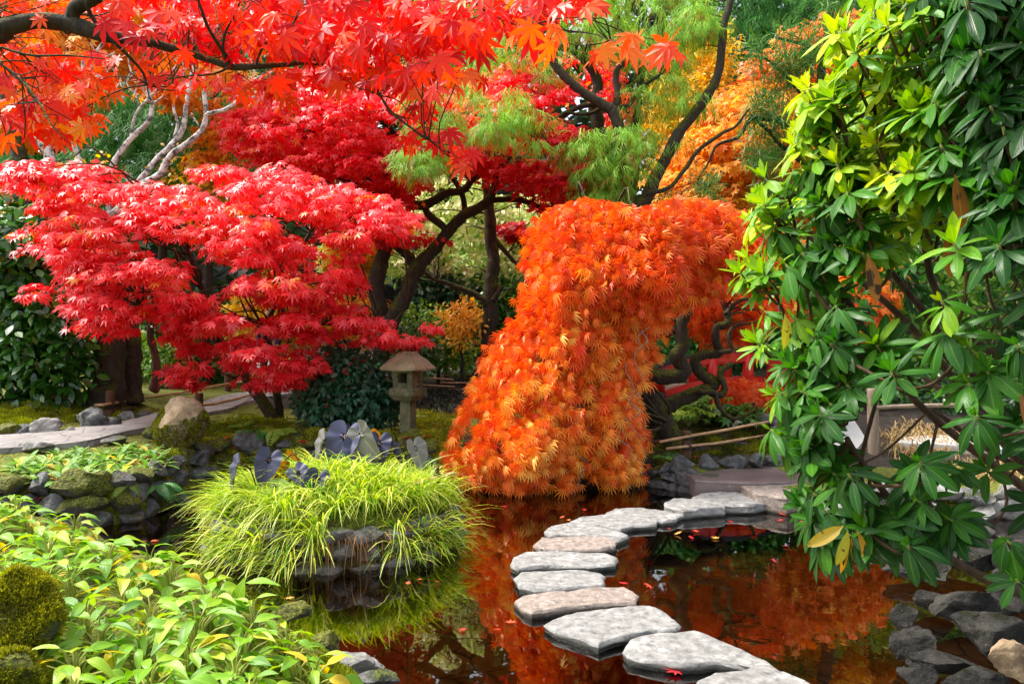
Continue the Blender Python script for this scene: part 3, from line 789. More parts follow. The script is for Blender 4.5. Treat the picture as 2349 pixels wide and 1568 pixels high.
lace(POLY_T5, 260, 10, lambda q, rg: dfront(q, rg) + rg.uniform(.35, .9, len(q)), .12, rg, lambda x, y: .2 + 0 * x, (70, 140), mbl)  # backing leaves tinted darker, painting shade inside the crown
# far side of the crown, seen through the hollow between the branches
POLY_T5B = [(1440, 640), (1560, 640), (1700, 640), (1790, 640), (1790, 720), (1740, 750), (1690, 740), (1640, 770), (1610, 730), (1560, 740), (1500, 760), (1450, 730)]
lace(POLY_T5B, 150, 11, lambda q, rg: 11.6 + rg.uniform(-.2, .6, len(q)), .15, rg, lambda x, y: .30 + 0 * x, (60, 120), mbl)
POLY_T5C = [(1580, 690), (1700, 680), (1720, 780), (1660, 810), (1610, 790)]
lace(POLY_T5C, 50, 11, lambda q, rg: 11.9 + rg.uniform(-.2, .4, len(q)), .15, rg, lambda x, y: .35 + 0 * x, (50, 100), mbl)
mbl.build("crown", L_LACE, t5)
mbt = MB()
dt = b5[1]
def T5(pts, r, dd=0.0, wob=.05, rough=.3):
    W = px_path([(a, b) for a, b in pts], dt + dd)
    return tube(mbt, W, [k * (dt + dd) / F for k in r], 9, 6, wob, rough, len(mbt.V) * 1.3)
anch = []
anch += list(T5([(1545, 1030), (1536, 1000), (1514, 955), (1483, 910), (1474, 868), (1500, 862), (1539, 862), (1573, 848), (1552, 820), (1567, 792), (1560, 745), (1573, 699), (1555, 650)], [30, 28, 26, 27, 24, 20, 18, 17, 16, 15, 15, 13, 8]))
anch += list(T5([(1520, 960), (1530, 938), (1567, 910), (1609, 893), (1640, 879), (1603, 854), (1592, 825), (1617, 811), (1651, 808), (1639, 778), (1639, 750), (1665, 741), (1662, 702), (1640, 660)], [22, 18, 16, 14, 13, 13, 12, 11, 10, 9, 9, 9, 8, 5], .15))
anch += list(T5([(1610, 893), (1645, 905), (1662, 893), (1654, 859), (1679, 837)], [10, 9, 8, 8, 7], .1))
T5([(1600, 896), (1639, 901), (1650, 930), (1682, 960), (1705, 955), (1721, 945), (1730, 925)], [7, 6, 5, 5, 4, 4, 3], 0)
anch += list(T5([(1474, 868), (1455, 830), (1450, 790), (1490, 770), (1530, 765), (1560, 745)], [16, 12, 10, 9, 9, 8], .1))
anch += list(T5([(1483, 910), (1440, 880), (1420, 820), (1400, 740), (1380, 650), (1350, 560)], [18, 15, 12, 10, 8, 5], .3))
T5([(1651, 808), (1680, 800), (1672, 770), (1690, 745), (1740, 735)], [6, 5, 5, 4, 2])
T5([(1662, 720), (1690, 690), (1740, 680), (1770, 690)], [6, 5, 4, 2])
T5([(1573, 760), (1530, 720), (1500, 690), (1480, 650)], [7, 6, 5, 3])
for k, (x0, y0) in enumerate([(1478, 700), (1462, 760), (1455, 900), (1430, 960), (1300, 985), (1440, 830), (1330, 1040)]):
    W = [P(x0 + rg.normal(0, 9) + 14 * math.sin(i * 1.1 + k), y0 + i * 22, 9.2 + rg.normal(0, .06)) for i in range(6)]
    tube(mbt, W, [.011, .010, .008, .006, .005, .003], 5, 4, .02, 0, k, mat=1)
qq, CC, _ = crown_points(POLY_T5, 90, 10.2, .7, 200, rg, 1.6)
limbs(mbt, anch[10:], CC, rg, .03, 5, 0, .35)
qq, CC, _ = crown_points(POLY_T5B, 40, 11.4, .4, 60, rg, 1.0)
limbs(mbt, anch[30:], CC, rg, .022, 5, 0, .1)
mbt.build("trunk", [M_BARKMOSS, solid_mat("pale_twig", (.16, .13, .09), (.38, .32, .24), scale=15, bump=.3)], t5)
# the small orange maple beyond it at the path
plant("weeping_maple", "small low orange laceleaf maple beside the grey path by the bridge", "tree", [(1640, 905), (1680, 875), (1730, 872), (1800, 890), (1800, 960), (1740, 975), (1700, 950), (1660, 935)], 12.4, .5,
      hang_leaves, L_LACE, LACE, .16, 60, 34, 26, [tr_px([(1755, 1000), (1745, 960), (1725, 940), (1735, 915)], 12.4, [7, 6, 5, 3])], M_BARK, np.random.default_rng(51), 50, ground_base(1755, 12.4), (.3, .12), None, 14, .015)

# ------------------------------------------------------------------ thread-leaf cypress with drooping yellow-green sprays
D = 13.2
PATCH4 = [([(1260, 10), (1330, -30), (1480, -60), (1640, -30), (1660, 60), (1600, 120), (1520, 150), (1440, 130), (1400, 120), (1290, 70)], 120, .5),
          ([(1430, 190), (1500, 150), (1600, 160), (1640, 230), (1600, 320), (1540, 340), (1470, 330), (1430, 270)], 40, .35),
          ([(1285, 320), (1340, 290), (1430, 270), (1490, 300), (1500, 380), (1420, 400), (1350, 420), (1290, 380)], 46, -.2),
          ([(930, 200), (1010, 190), (1080, 180), (1190, 200), (1250, 260), (1240, 330), (1150, 325), (1060, 300), (1000, 310), (930, 290)], 52, -.9),
          ([(1050, 130), (1130, 60), (1230, 60), (1330, 110), (1330, 180), (1240, 190), (1120, 190)], 26, .6),
          ([(1340, 410), (1420, 390), (1440, 450), (1380, 470), (1310, 460)], 30, .2),
          ([(920, 330), (990, 330), (1010, 370), (950, 390)], 18, -.8)]
b4 = ground_base(1455, D)
t4 = thing("thread_cypress", "tall cypress with drooping yellow-green thread foliage and forked dark trunks behind the orange maple", "tree", b4)
rg = np.random.default_rng(4)
mbl = MB(); mbt = MB(); cyC = []
for poly, n, dd in PATCH4:
    q, C, d = crown_points(poly, n, D + dd, .7, 60, rg, 1.6)
    cyC.append(C)
    per = 26
    R = 27 * d / F * rg.uniform(.7, 1.3, n)
    pos, Yd, Nn = hang_leaves(C, R, per, rg)
    tn = np.repeat(rg.normal(.58, .12, n), per) + rg.normal(0, .16, n * per)
    brown = rg.random(n * per) < .11
    tn[brown] = rg.uniform(0, .22, brown.sum()); pos[brown, 2] -= .12
    scatter(mbl, THREAD, pos, Yd, Nn, .27 * rg.uniform(.6, 1.3, len(pos)), np.clip(tn, 0, 1), rg.uniform(.5, 2, len(pos)))
mbl.build("crown", L_CYPRESS, t4)
an = []
for pts, r, dd in [([(1455, 850), (1452, 620), (1447, 470), (1423, 418), (1400, 350), (1385, 300)], [24, 21, 18, 15, 11, 8], 0),
                   ([(1450, 480), (1484, 448), (1518, 378), (1551, 320), (1566, 293), (1617, 226), (1648, 162), (1657, 67), (1674, 0), (1690, -80)], [17, 16, 14, 13, 12, 11, 10, 9, 8, 5], 0),
                   ([(1449, 465), (1456, 380), (1452, 330), (1462, 240), (1470, 150)], [11, 10, 9, 7, 4], .3),
                   ([(1386, 880), (1386, 640), (1386, 452), (1375, 360), (1373, 293), (1366, 236), (1369, 189), (1353, 145), (1322, 121), (1271, 104), (1200, 80)], [21, 19, 17, 15, 15, 14, 12, 10, 8, 6, 3], .7),
                   ([(1164, 60), (1201, 98), (1255, 125), (1282, 155), (1322, 199), (1390, 239), (1410, 256), (1420, 300), (1424, 400)], [5, 7, 9, 10, 11, 12, 13, 13, 12], -.1),
                   ([(1408, 256), (1416, 216), (1413, 175), (1433, 145), (1470, 120)], [10, 8, 7, 6, 3], 0),
                   ([(1410, 245), (1440, 240), (1470, 200), (1520, 170)], [7, 6, 5, 3], 0),
                   ([(1375, 236), (1330, 245), (1290, 268), (1250, 280)], [7, 6, 5, 3], .5),
                   ([(1375, 250), (1330, 262), (1290, 262)], [5, 4, 2], .4),
                   ([(1484, 448), (1540, 430), (1590, 360), (1650, 310), (1690, 290), (1720, 250)], [6, 5, 5, 4, 3, 2], -.1),
                   ([(1375, 300), (1320, 330), (1260, 320), (1180, 280), (1080, 260), (1000, 265)], [7, 7, 6, 5, 4, 2], 0)]:
    W, R = tr_px(pts, D + dd, r)
    an += list(tube(mbt, W, R, 9, 6, .05, .25, len(an) * .3))
rgk = np.random.default_rng(44)
allC = np.concatenate(cyC)
limbs(mbt, an[8:], allC[rgk.choice(len(allC), 90, replace=False)], rgk, .022, 5, 0, .12)
mbt.build("trunk", M_BARKMOSS, t4)

# ------------------------------------------------------------------ the silver-stemmed tree on the left and its mossy bole
D = 13.6
b6 = hit(246, 935)
t6 = thing("silver_maple", "mossy thick bole splitting into bare silvery white lichen stems", "tree", b6)
mbt = MB()
def S(pts, r, d, mat=0, wob=.03, rough=.3, m=mbt):
    W, R = tr_px(pts, d, r if mat else [k * .68 for k in r]); return tube(m, W, R, 10, 6, wob, rough, len(m.V) * .9, mat)
d6 = b6[1]
S([(246, 945), (250, 915), (258, 850), (252, 790), (255, 730), (240, 660), (235, 590), (246, 505)], [52, 36, 30, 30, 28, 22, 18, 14], d6, 1, .03, .35)
S([(200, 940), (222, 900), (245, 850)], [14, 20, 20], d6 - .05, 1, .03, .4)
S([(300, 925), (297, 860), (303, 800), (300, 740), (285, 660), (270, 560)], [30, 24, 21, 20, 14, 9], d6 + .5, 1)
S([(215, 690), (180, 712), (150, 705), (120, 690)], [12, 9, 8, 5], d6 - .3, 1)
S([(246, 505), (283, 468), (320, 430), (361, 404), (388, 364), (438, 323), (468, 283), (472, 249), (468, 216), (478, 195)], [13, 13, 12, 12, 11, 10, 9, 8, 7, 5], d6, 0)
S([(255, 520), (300, 440), (337, 391), (377, 347), (418, 300), (428, 243), (438, 189), (445, 140)], [11, 11, 10, 10, 9, 8, 7, 4], d6 + .2, 0)
S([(246, 505), (250, 430), (260, 374), (297, 323), (337, 280), (347, 243), (340, 202), (328, 170)], [11, 10, 10, 9, 8, 7, 6, 3], d6 + .3, 0)
S([(300, 320), (310, 265), (340, 225), (378, 190)], [5, 4, 4, 3], d6 + .3, 0)
S([(398, 320), (408, 285), (396, 240), (412, 215), (435, 205)], [5, 5, 4, 4, 3], d6 + .2, 0)
S([(472, 266), (500, 258), (522, 249), (556, 222), (580, 189), (610, 172), (640, 160)], [8, 7, 7, 6, 5, 4, 3], d6, 0)
S([(556, 222), (590, 212), (620, 195)], [4, 4, 3], d6, 0)
S([(440, 260), (455, 285), (458, 300)], [3, 2, 2], d6, 0)
S([(250, 430), (190, 380), (168, 300), (166, 230), (150, 180)], [9, 8, 7, 6, 4], d6 + .5, 0)
S([(188, 140), (215, 120), (235, 100), (252, 90)], [6, 6, 5, 4], d6 + .5, 0)
S([(205, 165), (225, 140), (262, 120)], [4, 4, 3], d6 + .6, 0)
S([(166, 240), (188, 170), (192, 140)], [6, 6, 6], d6 + .5, 0)
for k in range(26):
    x0, y0 = 380 + rg.uniform(-220, 260), rg.uniform(90, 240)
    S([(x0, y0), (x0 + rg.uniform(-30, 30), y0 - 30), (x0 + rg.uniform(-60, 60), y0 - 70)], [3, 2, 1], d6 + rg.uniform(-.2, .8), 0)
mbt.build("trunk", [M_BARKPALE, M_BARKMOSS], t6)

d7 = 12.6
b7 = ground_base(80, d7)
t7 = thing("mossy_tree", "thick moss-covered trunk at the edge of the garden with one pale curved branch", "tree", b7)
mbt = MB()
S([(90, 900), (75, 700), (80, 560), (62, 450), (44, 354), (30, 303), (20, 253), (10, 189), (-10, 120), (-30, 40)], [32, 28, 26, 24, 22, 21, 20, 18, 16, 12], d7, 0, .03, .35, mbt)
S([(125, 560), (120, 460), (111, 357), (88, 320), (61, 290), (34, 229), (25, 180)], [13, 12, 11, 11, 10, 9, 6], d7 - .1, 1, .03, .2, mbt)
S([(75, 640), (100, 590), (125, 540)], [14, 13, 13], d7, 0, .03, .3, mbt)
mbt.build("trunk", [M_BARKMOSS, M_BARKPALE], t7)
mbl = MB()
q, C, d = crown_points([(-120, -160), (260, -200), (540, -150), (560, 60), (420, 120), (300, 170), (190, 230), (120, 330), (20, 330), (-80, 250)], 300, 14.8, 1.5, 120, rg, 1.5)
pos, Yd, Nn = tier_leaves(C, 42 * d / F, 26, rg, .35, .2, .5, .5)
scatter(mbl, MAPLE5, pos, Yd, Nn, .16 * rg.uniform(.7, 1.3, len(pos)), np.clip(rg.normal(.5, .22, len(pos)), 0, 1))
mbl.build("crown", L_ORANGE, t7)

t8 = plant("red_bark_shrub", "slim upright shrub with a red-brown peeling stem beside the mossy bole", "shrub", [(330, 700), (400, 690), (420, 770), (340, 790)], 13.9, .4, bush_leaves, L_SHRUB, OVAL, .11, 22, 24, 20,
           [tr_px([(352, 895), (360, 850), (355, 810), (345, 760), (352, 720)], 13.6, [13, 9, 8, 8, 5])], M_BARKRED, np.random.default_rng(8), 40, hit(352, 893), (.4, .2), None, 6, .015)
# ------------------------------------------------------------------ trees and shrubs further back
def bleaves(R=None): return bush_leaves
R_ = np.random.default_rng
TL = lambda C, R, per, rg: tier_leaves(C, R, per, rg, .3, .2, .6, .5)
plant("amber_maple", "big amber and orange maple filling the gap behind the forked cypress", "tree", [(1480, 470), (1520, 380), (1560, 300), (1620, 250), (1680, 200), (1760, 190), (1880, 250), (1960, 350), (1960, 520), (1800, 560), (1650, 540), (1540, 500)], 18.5, 2.2,
      TL, L_ORANGE, MAPLE5, .17, 380, 28, 46, None, M_BARK, R_(60), 100, None, (.55, .2), lambda p: np.clip((p[:, 0] - 5.2) * -.04, -.2, .2), 40, .03)
plant("yellow_tree", "golden yellow tree seen between the cypress forks", "tree", [(1480, 330), (1500, 220), (1560, 130), (1600, 60), (1660, 70), (1680, 170), (1640, 250), (1580, 320)], 20.5, 1.6,
      bush_leaves, L_YELLOW, OVAL, .16, 150, 34, 40, None, M_BARK, R_(61), 80, None, (.55, .22), None, 20, .025)
plant("orange_maple", "orange maple high behind the rhododendron top", "tree", [(1680, 230), (1720, 150), (1790, 100), (1860, 40), (1960, 30), (2060, 120), (2060, 330), (1900, 360), (1760, 320)], 21.5, 2,
      TL, L_LACE, MAPLE5, .19, 230, 26, 46, None, M_BARK, R_(62), 90, None, (.7, .2), None, 20, .025)
# pine with soft fans of needles
D = 15.0
PP = [([(1690, 320), (1720, 240), (1780, 170), (1840, 200), (1850, 300), (1800, 380), (1730, 400)], 60), ([(1720, 90), (1800, 50), (1900, 80), (1880, 180), (1780, 190), (1700, 150)], 45),
      ([(1740, 420), (1800, 400), (1850, 440), (1830, 500), (1760, 490)], 25), ([(1860, 0), (1950, -20), (1960, 90), (1880, 90)], 18), ([(1560, 420), (1630, 400), (1660, 440), (1600, 470)], 9), ([(1480, 470), (1540, 450), (1560, 480)], 6)]
bp_ = ground_base(1900, D)
tp = thing("pine", "green pine with soft needle fans and thin crooked twigs before the amber maple", "tree", bp_)
mbl = MB(); mbt = MB(); rg = R_(63); CC = []
for poly, n in PP:
    q, C, d = crown_points(poly, n, D, .7, 50, rg, 1.5); CC.append(C)
    per = 55
    pos, Yd, Nn = bush_leaves(C, 26 * d / F, per, rg, .4)
    Yd = Yd + [0, 0, .35]
    scatter(mbl, NEEDLE, pos, Yd, Nn, .22 * rg.uniform(.6, 1.3, len(pos)), np.clip(np.repeat(rg.normal(.55, .13, n), per) + rg.normal(0, .15, n * per), 0, 1))
mbl.build("crown", L_PINE, tp)
an = []
for pts, r in [([(1900, 900), (1905, 600), (1890, 400), (1880, 250), (1900, 60), (1910, -60)], [18, 16, 14, 11, 8, 5]), ([(1890, 400), (1810, 350), (1760, 300), (1720, 260)], [7, 5, 4, 2]), ([(1885, 260), (1800, 170), (1740, 130)], [6, 4, 2]),
               ([(1895, 480), (1820, 440), (1770, 440)], [5, 4, 2]), ([(1890, 330), (1740, 270), (1690, 320), (1640, 340), (1600, 420)], [6, 5, 4, 3, 2]), ([(1895, 130), (1830, 100), (1760, 80)], [5, 4, 2])]:
    W, R = tr_px(pts, D, r); an += list(tube(mbt, W, R, 8, 6, .06, .2, len(an)))
limbs(mbt, an, np.concatenate(CC)[::2], rg, .018, 5, 0, .1)
mbt.build("trunk", M_BARK, tp)

# conifers at the very back
def conifer(label, poly, d, n, lm, seed, size=.42, per=26, px=52):
    plant("conifer", label, "tree", poly, d, 1.6, hang_leaves, lm, THREAD, size, n, per, px, None, M_BARK, R_(seed), 90, None, (.5, .18), None, 24, .03)
conifer("tall blue-green weeping conifer high behind the pine", [(1620, -120), (1760, -140), (1940, -120), (1960, 60), (1880, 140), (1760, 200), (1690, 260), (1640, 300), (1600, 120)], 24, 170, L_CONIFER, 64, .6)
conifer("dark conifer between the silver stems, hung with fine green needles", [(170, 210), (260, 180), (400, 190), (520, 210), (560, 330), (520, 430), (430, 470), (330, 480), (250, 380), (180, 350)], 18.5, 150, L_CONIFER, 65, .46)
conifer("green and brown conifer with a bare trunk behind the overhanging red leaves", [(960, -60), (1060, -80), (1180, -60), (1200, 80), (1140, 150), (1040, 170), (960, 150), (930, 40)], 21, 90, L_CYPRESS, 66, .5)
conifer("green conifer above the bank of camellias, partly behind the coral maple", [(-80, 300), (60, 330), (180, 400), (240, 470), (150, 540), (40, 520), (-80, 500)], 19, 70, L_CONIFER, 67, .45)
conifer("broad dark conifer filling the gap over the crimson maple", [(480, -160), (760, -160), (960, -100), (980, 120), (860, 170), (700, 180), (560, 240), (480, 180)], 24, 130, L_CONIFER, 68, .6)
conifer("dark conifer standing beyond the amber maple and behind the rhododendron", [(1880, 200), (2100, 100), (2500, 100), (2560, 620), (2200, 700), (1960, 600)], 23, 200, L_CONIFER, 69, .6)
plant("orange_maple", "orange and russet maple behind the silver stems", "tree", [(380, 110), (520, 120), (600, 230), (540, 330), (500, 430), (440, 380), (470, 270), (300, 200)], 16.8, 1.2, TL, L_ORANGE, MAPLE5, .16, 80, 20, 38, None, M_BARK, R_(70), 70, None, (.4, .2), None, 14, .02)
plant("orange_maple", "russet orange maple low behind the pale mossy trunk", "tree", [(-60, 400), (60, 400), (150, 440), (130, 520), (40, 540), (-60, 520)], 14.5, .8, TL, L_ORANGE, MAPLE5, .14, 70, 22, 34, None, M_BARK, R_(71), 60, None, (.4, .25), None, 10, .02)
plant("yellow_tree", "yellow autumn tree glimpsed through the silver stems", "tree", [(420, 330), (520, 310), (560, 420), (500, 520), (420, 500), (180, 420), (230, 340), (330, 470)], 17, 1.2, bush_leaves, L_YELLOW, OVAL, .14, 70, 20, 40, None, M_BARK, R_(72), 60, None, (.35, .25), None, 10, .02)
# the cream dogwood with tiers, and its mossy trunk
D = 18.6
plant("variegated_dogwood", "pale cream-green variegated dogwood with tiered branches under the crimson maple", "tree", [(735, 560), (800, 500), (880, 470), (930, 400), (1010, 375), (1090, 400), (1180, 440), (1260, 430), (1330, 480), (1300, 560), (1260, 640), (1225, 700), (1150, 690), (1080, 660), (1000, 640), (950, 650), (880, 610), (800, 640), (740, 620)], D, .9,
      lambda C, R, per, rg: tier_leaves(C, R, per, rg, .2, .14, .7, .55), L_DOGWOOD, OVAL, .18, 260, 24, 40,
      [tr_px([(1119, 850), (1120, 785), (1124, 731), (1127, 657), (1130, 596), (1123, 528), (1120, 470), (1115, 400)], 16.4, [19, 17, 18, 17, 14, 14, 12, 8]), tr_px([(1120, 700), (1108, 684), (1073, 667), (1032, 653), (999, 643)], 16.3, [10, 8, 7, 6, 4]),
       tr_px([(1128, 545), (1143, 559), (1168, 589), (1188, 609), (1214, 640)], 16.4, [7, 6, 5, 4, 3]), tr_px([(1130, 690), (1150, 655)], 16.3, [8, 6])], M_BARKMOSS, R_(73), 80, ground_base(1118, 16.4), (.6, .25), None, 40, .02)
plant("yellow_green_tree", "bright lime-green tree hanging behind the dogwood trunk", "tree", [(980, 520), (1060, 490), (1110, 520), (1150, 600), (1160, 700), (1080, 700), (1030, 640), (985, 600)], 21, 1, hang_leaves, L_LIME, OVAL, .17, 110, 26, 38, None, M_BARK, R_(74), 50, None, (.5, .2), None, 8, .02)
plant("yellow_tree", "small yellow maple behind the double trunk of the crimson maple", "tree", [(760, 540), (830, 520), (870, 560), (850, 620), (790, 640), (750, 600)], 17, .7, bush_leaves, L_YELLOW, MAPLE5, .15, 70, 24, 32, None, M_BARK, R_(75), 50, None, (.6, .2), None, 8, .02)
# shrubs: (name, label, polygon, distance, thickness, material, leaf, leaf size, clumps, per clump, clump size, tint)
SH = [("yellow_shrub", "yellow shrub glowing under the coral maple crown", [(540, 690), (620, 640), (740, 660), (740, 760), (640, 790), (540, 770)], 16.5, .8, L_YELLOW, MAPLE5, .14, 80, 26, 36, (.6, .2)),
      ("azalea", "amber and gold azalea beside the trunks of the crimson maple", [(740, 700), (790, 680), (860, 690), (890, 730), (870, 790), (760, 780)], 16.4, .6, L_ORANGE, OVAL, .11, 70, 30, 30, (.75, .2)),
      ("azalea", "orange-tipped azalea left of the mossy dogwood trunk", [(1010, 720), (1040, 690), (1080, 695), (1110, 730), (1090, 790), (1030, 780)], 16.6, .5, L_ORANGE, OVAL, .11, 34, 24, 28, (.7, .2)),
      ("rhododendron_shrub", "teal green rounded shrub under the dogwood", [(930, 640), (1000, 630), (1110, 660), (1120, 740), (1030, 760), (950, 740)], 18.5, .9, L_TEAL, OVAL, .17, 120, 26, 38, (.55, .2)),
      ("camellia_shrub", "glossy green shrub to the far side of the dogwood trunk", [(1110, 640), (1180, 650), (1220, 720), (1180, 790), (1110, 800), (1090, 720)], 18, .9, L_SHRUB, OVAL, .18, 100, 26, 36, (.6, .25)),
      ("lime_shrub", "low lime-green shrub in light behind the lantern", [(940, 720), (1000, 710), (1030, 780), (1080, 800), (1070, 840), (980, 830), (930, 800)], 17.5, .6, L_LIME, OVAL, .12, 80, 28, 34, (.45, .25)),
      ("dark_shrub", "dark green low shrub behind the lantern roof", [(880, 770), (960, 760), (1000, 800), (990, 850), (900, 850)], 15.5, .5, L_SHRUB, OVAL, .11, 60, 26, 34, (.35, .2)),
      ("camellia_shrub", "big glossy-leaved camellia bank at the edge under the coral maple", [(-140, 500), (-20, 470), (80, 480), (120, 560), (90, 640), (170, 740), (230, 790), (215, 880), (190, 915), (110, 930), (0, 925), (-140, 930)], 12.6, 1.0, L_SHRUB, OVAL, .19, 330, 17, 42, (.5, .2)),
      ("dark_shrub", "shadowy evergreen shrub between the mossy boles and the fence", [(200, 700), (420, 690), (540, 720), (560, 850), (420, 880), (230, 900)], 17.5, .8, L_CONIFER, OVAL, .16, 150, 24, 46, (.35, .2)),
      ("lime_shrub", "bright yellow-green shrub seen between the mossy boles", [(305, 760), (400, 750), (420, 840), (330, 860)], 16.4, .5, L_LIME, OVAL, .10, 40, 26, 30, (.4, .25)),
      ("dark_shrub", "dark shrub under the amber maple behind the weeping maple", [(1440, 690), (1560, 660), (1760, 640), (1800, 760), (1700, 830), (1560, 850), (1440, 840)], 17, .9, L_CONIFER, OVAL, .16, 220, 26, 44, (.55, .22)),
      ("camellia_shrub", "mid-green shrub behind the red bridge", [(1440, 800), (1560, 770), (1700, 790), (1820, 830), (1840, 900), (1700, 900), (1480, 900)], 19.5, .8, L_SHRUB, OVAL, .16, 170, 26, 40, (.5, .22)),
      ("lime_shrub", "sunlit lime shrub seen through the rhododendron branches", [(1840, 560), (2000, 520), (2200, 560), (2420, 540), (2480, 760), (2300, 900), (2050, 900), (1860, 820)], 15.5, 1.2, L_LIME, OVAL, .17, 300, 24, 48, (.35, .25)),
      ("orange_maple", "orange maple glimpsed through the rhododendron near its edge", [(1780, 560), (1900, 600), (2040, 640), (2000, 760), (1880, 760), (1790, 700)], 13.8, .6, L_LACE, MAPLE5, .16, 110, 22, 40, (.6, .2)),
      ("dark_shrub", "shaded shrub behind the far stone edging of the pond", [(1900, 850), (2100, 840), (2420, 850), (2440, 980), (2200, 1000), (1950, 960)], 12.8, .5, L_SHRUB, OVAL, .12, 150, 24, 40, (.45, .25)),
      ("azalea", "rounded blue-green azalea with red-tipped sprigs beside the stone lantern", [(690, 880), (720, 820), (775, 800), (840, 810), (885, 855), (905, 910), (895, 955), (860, 975), (780, 980), (715, 965), (690, 930)], 11.0, .8, L_TEAL, OVAL, .10, 260, 24, 28, (.6, .2))]
for k, (nm, lb, poly, d, th, lm, T, sz, n, per, px, ti) in enumerate(SH):
    plant(nm, lb, "maple" if "maple" in nm else "shrub", poly, d, th, bush_leaves, lm, T, sz, n, per, px, None, M_BARK, R_(80 + k), 60, None, ti, None, 10, .02, crown="foliage", stem="stems")
# dry tan grasses and dark mondo grass
def grass(n, base_fn, length, mat, name, label, seed, lean=.7, width=.012, tint=(.5, .2), droop=.9, kind="stuff", rgx=None, outward=None, segs=5):
    rg = R_(seed); B = base_fn(n, rg); az = rg.uniform(0, 2 * np.pi, n)
    o = np.stack([np.cos(az), np.sin(az)], 1)
    if outward is not None: o = unit(o * .75 + outward(B))
    Ln = length * rg.uniform(.55, 1.25, n); le = lean * rg.uniform(.4, 1.3, n); dr = droop * rg.uniform(.5, 1.3, n)
    t = np.linspace(0, 1, segs + 1)
    hx = Ln[:, None] * le[:, None] * (t + .35 * t * t); hz = Ln[:, None] * (t * 1.1 - dr[:, None] * t ** 2.2)
    Pt = np.stack([B[:, None, 0] + o[:, None, 0] * hx, B[:, None, 1] + o[:, None, 1] * hx, B[:, None, 2] + hz], -1)
    side = np.stack([-o[:, 1], o[:, 0], np.zeros(n)], 1) + rg.normal(0, .4, (n, 3)) * [1, 1, .4]; side = unit(side)
    w = width * rg.uniform(.6, 1.3, n)[:, None] * np.array([.7, 1, 1, .85, .55, .12])[None, :segs + 1]
    A = Pt + side[:, None, :] * w[..., None]; Bq = Pt - side[:, None, :] * w[..., None]
    V = np.stack([A, Bq], 2).reshape(n, -1, 3); k = V.shape[1]
    Q = np.array([(2 * i, 2 * i + 1, 2 * i + 3, 2 * i + 2) for i in range(segs)])
    mb = MB(); mb.add(V.reshape(-1, 3), [(Q[None] + (np.arange(n) * k)[:, None, None]).reshape(-1, 4)], np.repeat(np.clip(rg.normal(tint[0], tint[1], n), 0, 1), k))
    o_ = mb.build(name, mat)
    return tag(o_, label, "grass", kind=kind)
L_DRY = leaf_mat("dry_grass_leaf", [(0, (.16, .09, .03)), (.5, (.42, .28, .11)), (1, (.62, .48, .22))], transl=.3, rough=.7)
L_MONDO = leaf_mat("dark_mondo_leaf", [(0, (.008, .010, .010)), (.7, (.022, .028, .02)), (1, (.08, .13, .04))], transl=.15, rough=.45)
def area_px(poly):
    def fn(n, rg):
        q = sample_poly(poly, min(n, 240), rg); H = np.array([hit(a, b) for a, b in q])
        k = rg.integers(0, len(H), n); B = H[k] + np.column_stack([rg.normal(0, .12, n), rg.normal(0, .12, n), np.zeros(n)])
        B[:, 2] = np.maximum(gz(B[:, 0], B[:, 1]), 0.0); return B
    return fn
grass(800, area_px([(2030, 1005), (2080, 975), (2190, 990), (2230, 1040), (2060, 1060)]), .22, L_DRY, "dry_grass", "tan dry grass behind the grey post", 101, .4, .008)
grass(2600, area_px([(950, 905), (1070, 895), (1080, 930), (1060, 955), (960, 935)]), .24, L_MONDO, "mondo_grass", "blackish mondo grass on the bank behind the lantern", 102, .7, .009)
grass(700, area_px([(2230, 1070), (2330, 1060), (2360, 1100), (2250, 1110)]), .2, L_DRY, "dry_grass", "short tan dry grass near the far shore rocks", 103, .5, .007)
# ------------------------------------------------------------------ stone: materials
M_STEP = solid_mat("stepping_stone", (.10, .10, .095), (.33, .325, .31), scale=15, rough=.75, bump=.9, bdist=.02, speck=((.42, .41, .39), 5, .56), wet=.008, detail=10, lo=.3, hi=.66)
M_STEPB = solid_mat("brown_stepping_stone", (.12, .095, .078), (.33, .27, .23), scale=15, rough=.7, bump=.9, bdist=.02, speck=((.55, .5, .46), 26, .57), wet=.008, detail=10, lo=.3, hi=.66)
M_ROCK = solid_mat("slate_rock", (.016, .018, .020), (.17, .17, .165), scale=8, rough=.6, bump=1.0, bdist=.04, speck=((.26, .25, .21), 24, .61), moss=.16, moss_scale=4.5, lo=.35, hi=.68)
M_ROCKDARK = solid_mat("shaded_rock", (.004, .004, .004), (.055, .052, .045), scale=7, rough=.7, bump=1.0, bdist=.05, speck=((.12, .115, .09), 22, .62), moss=.10, moss_scale=5, moss_cols=((.01,.012,.003),(.05,.055,.01)), spec=.12)  # dark wet basalt, with shade under the rhododendron painted into its colour
M_ROCKWALL = solid_mat("island_wall_rock", (.035, .035, .037), (.30, .29, .27), scale=9, rough=.75, bump=1.0, bdist=.04, speck=((.34, .33, .26), 16, .60), moss=.18, moss_scale=4, spec=.25)
M_ROCKMOSS = solid_mat("mossy_rock", (.018, .018, .015), (.11, .10, .085), scale=5, rough=.8, bump=1.0, bdist=.04, moss=.42, moss_scale=2.5, moss_cols=((.035, .04, .004), (.17, .185, .012)))
M_ROCKTAN = solid_mat("tan_boulder", (.16, .10, .05), (.42, .31, .19), scale=9, rough=.85, bump=.9, bdist=.03, speck=((.10, .07, .04), 20, .60))
M_ROCKPALE = solid_mat("pale_rock", (.06, .06, .055), (.36, .35, .32), scale=8, rough=.8, bump=1.0, bdist=.04, speck=((.6, .58, .52), 10, .62), moss=.10)
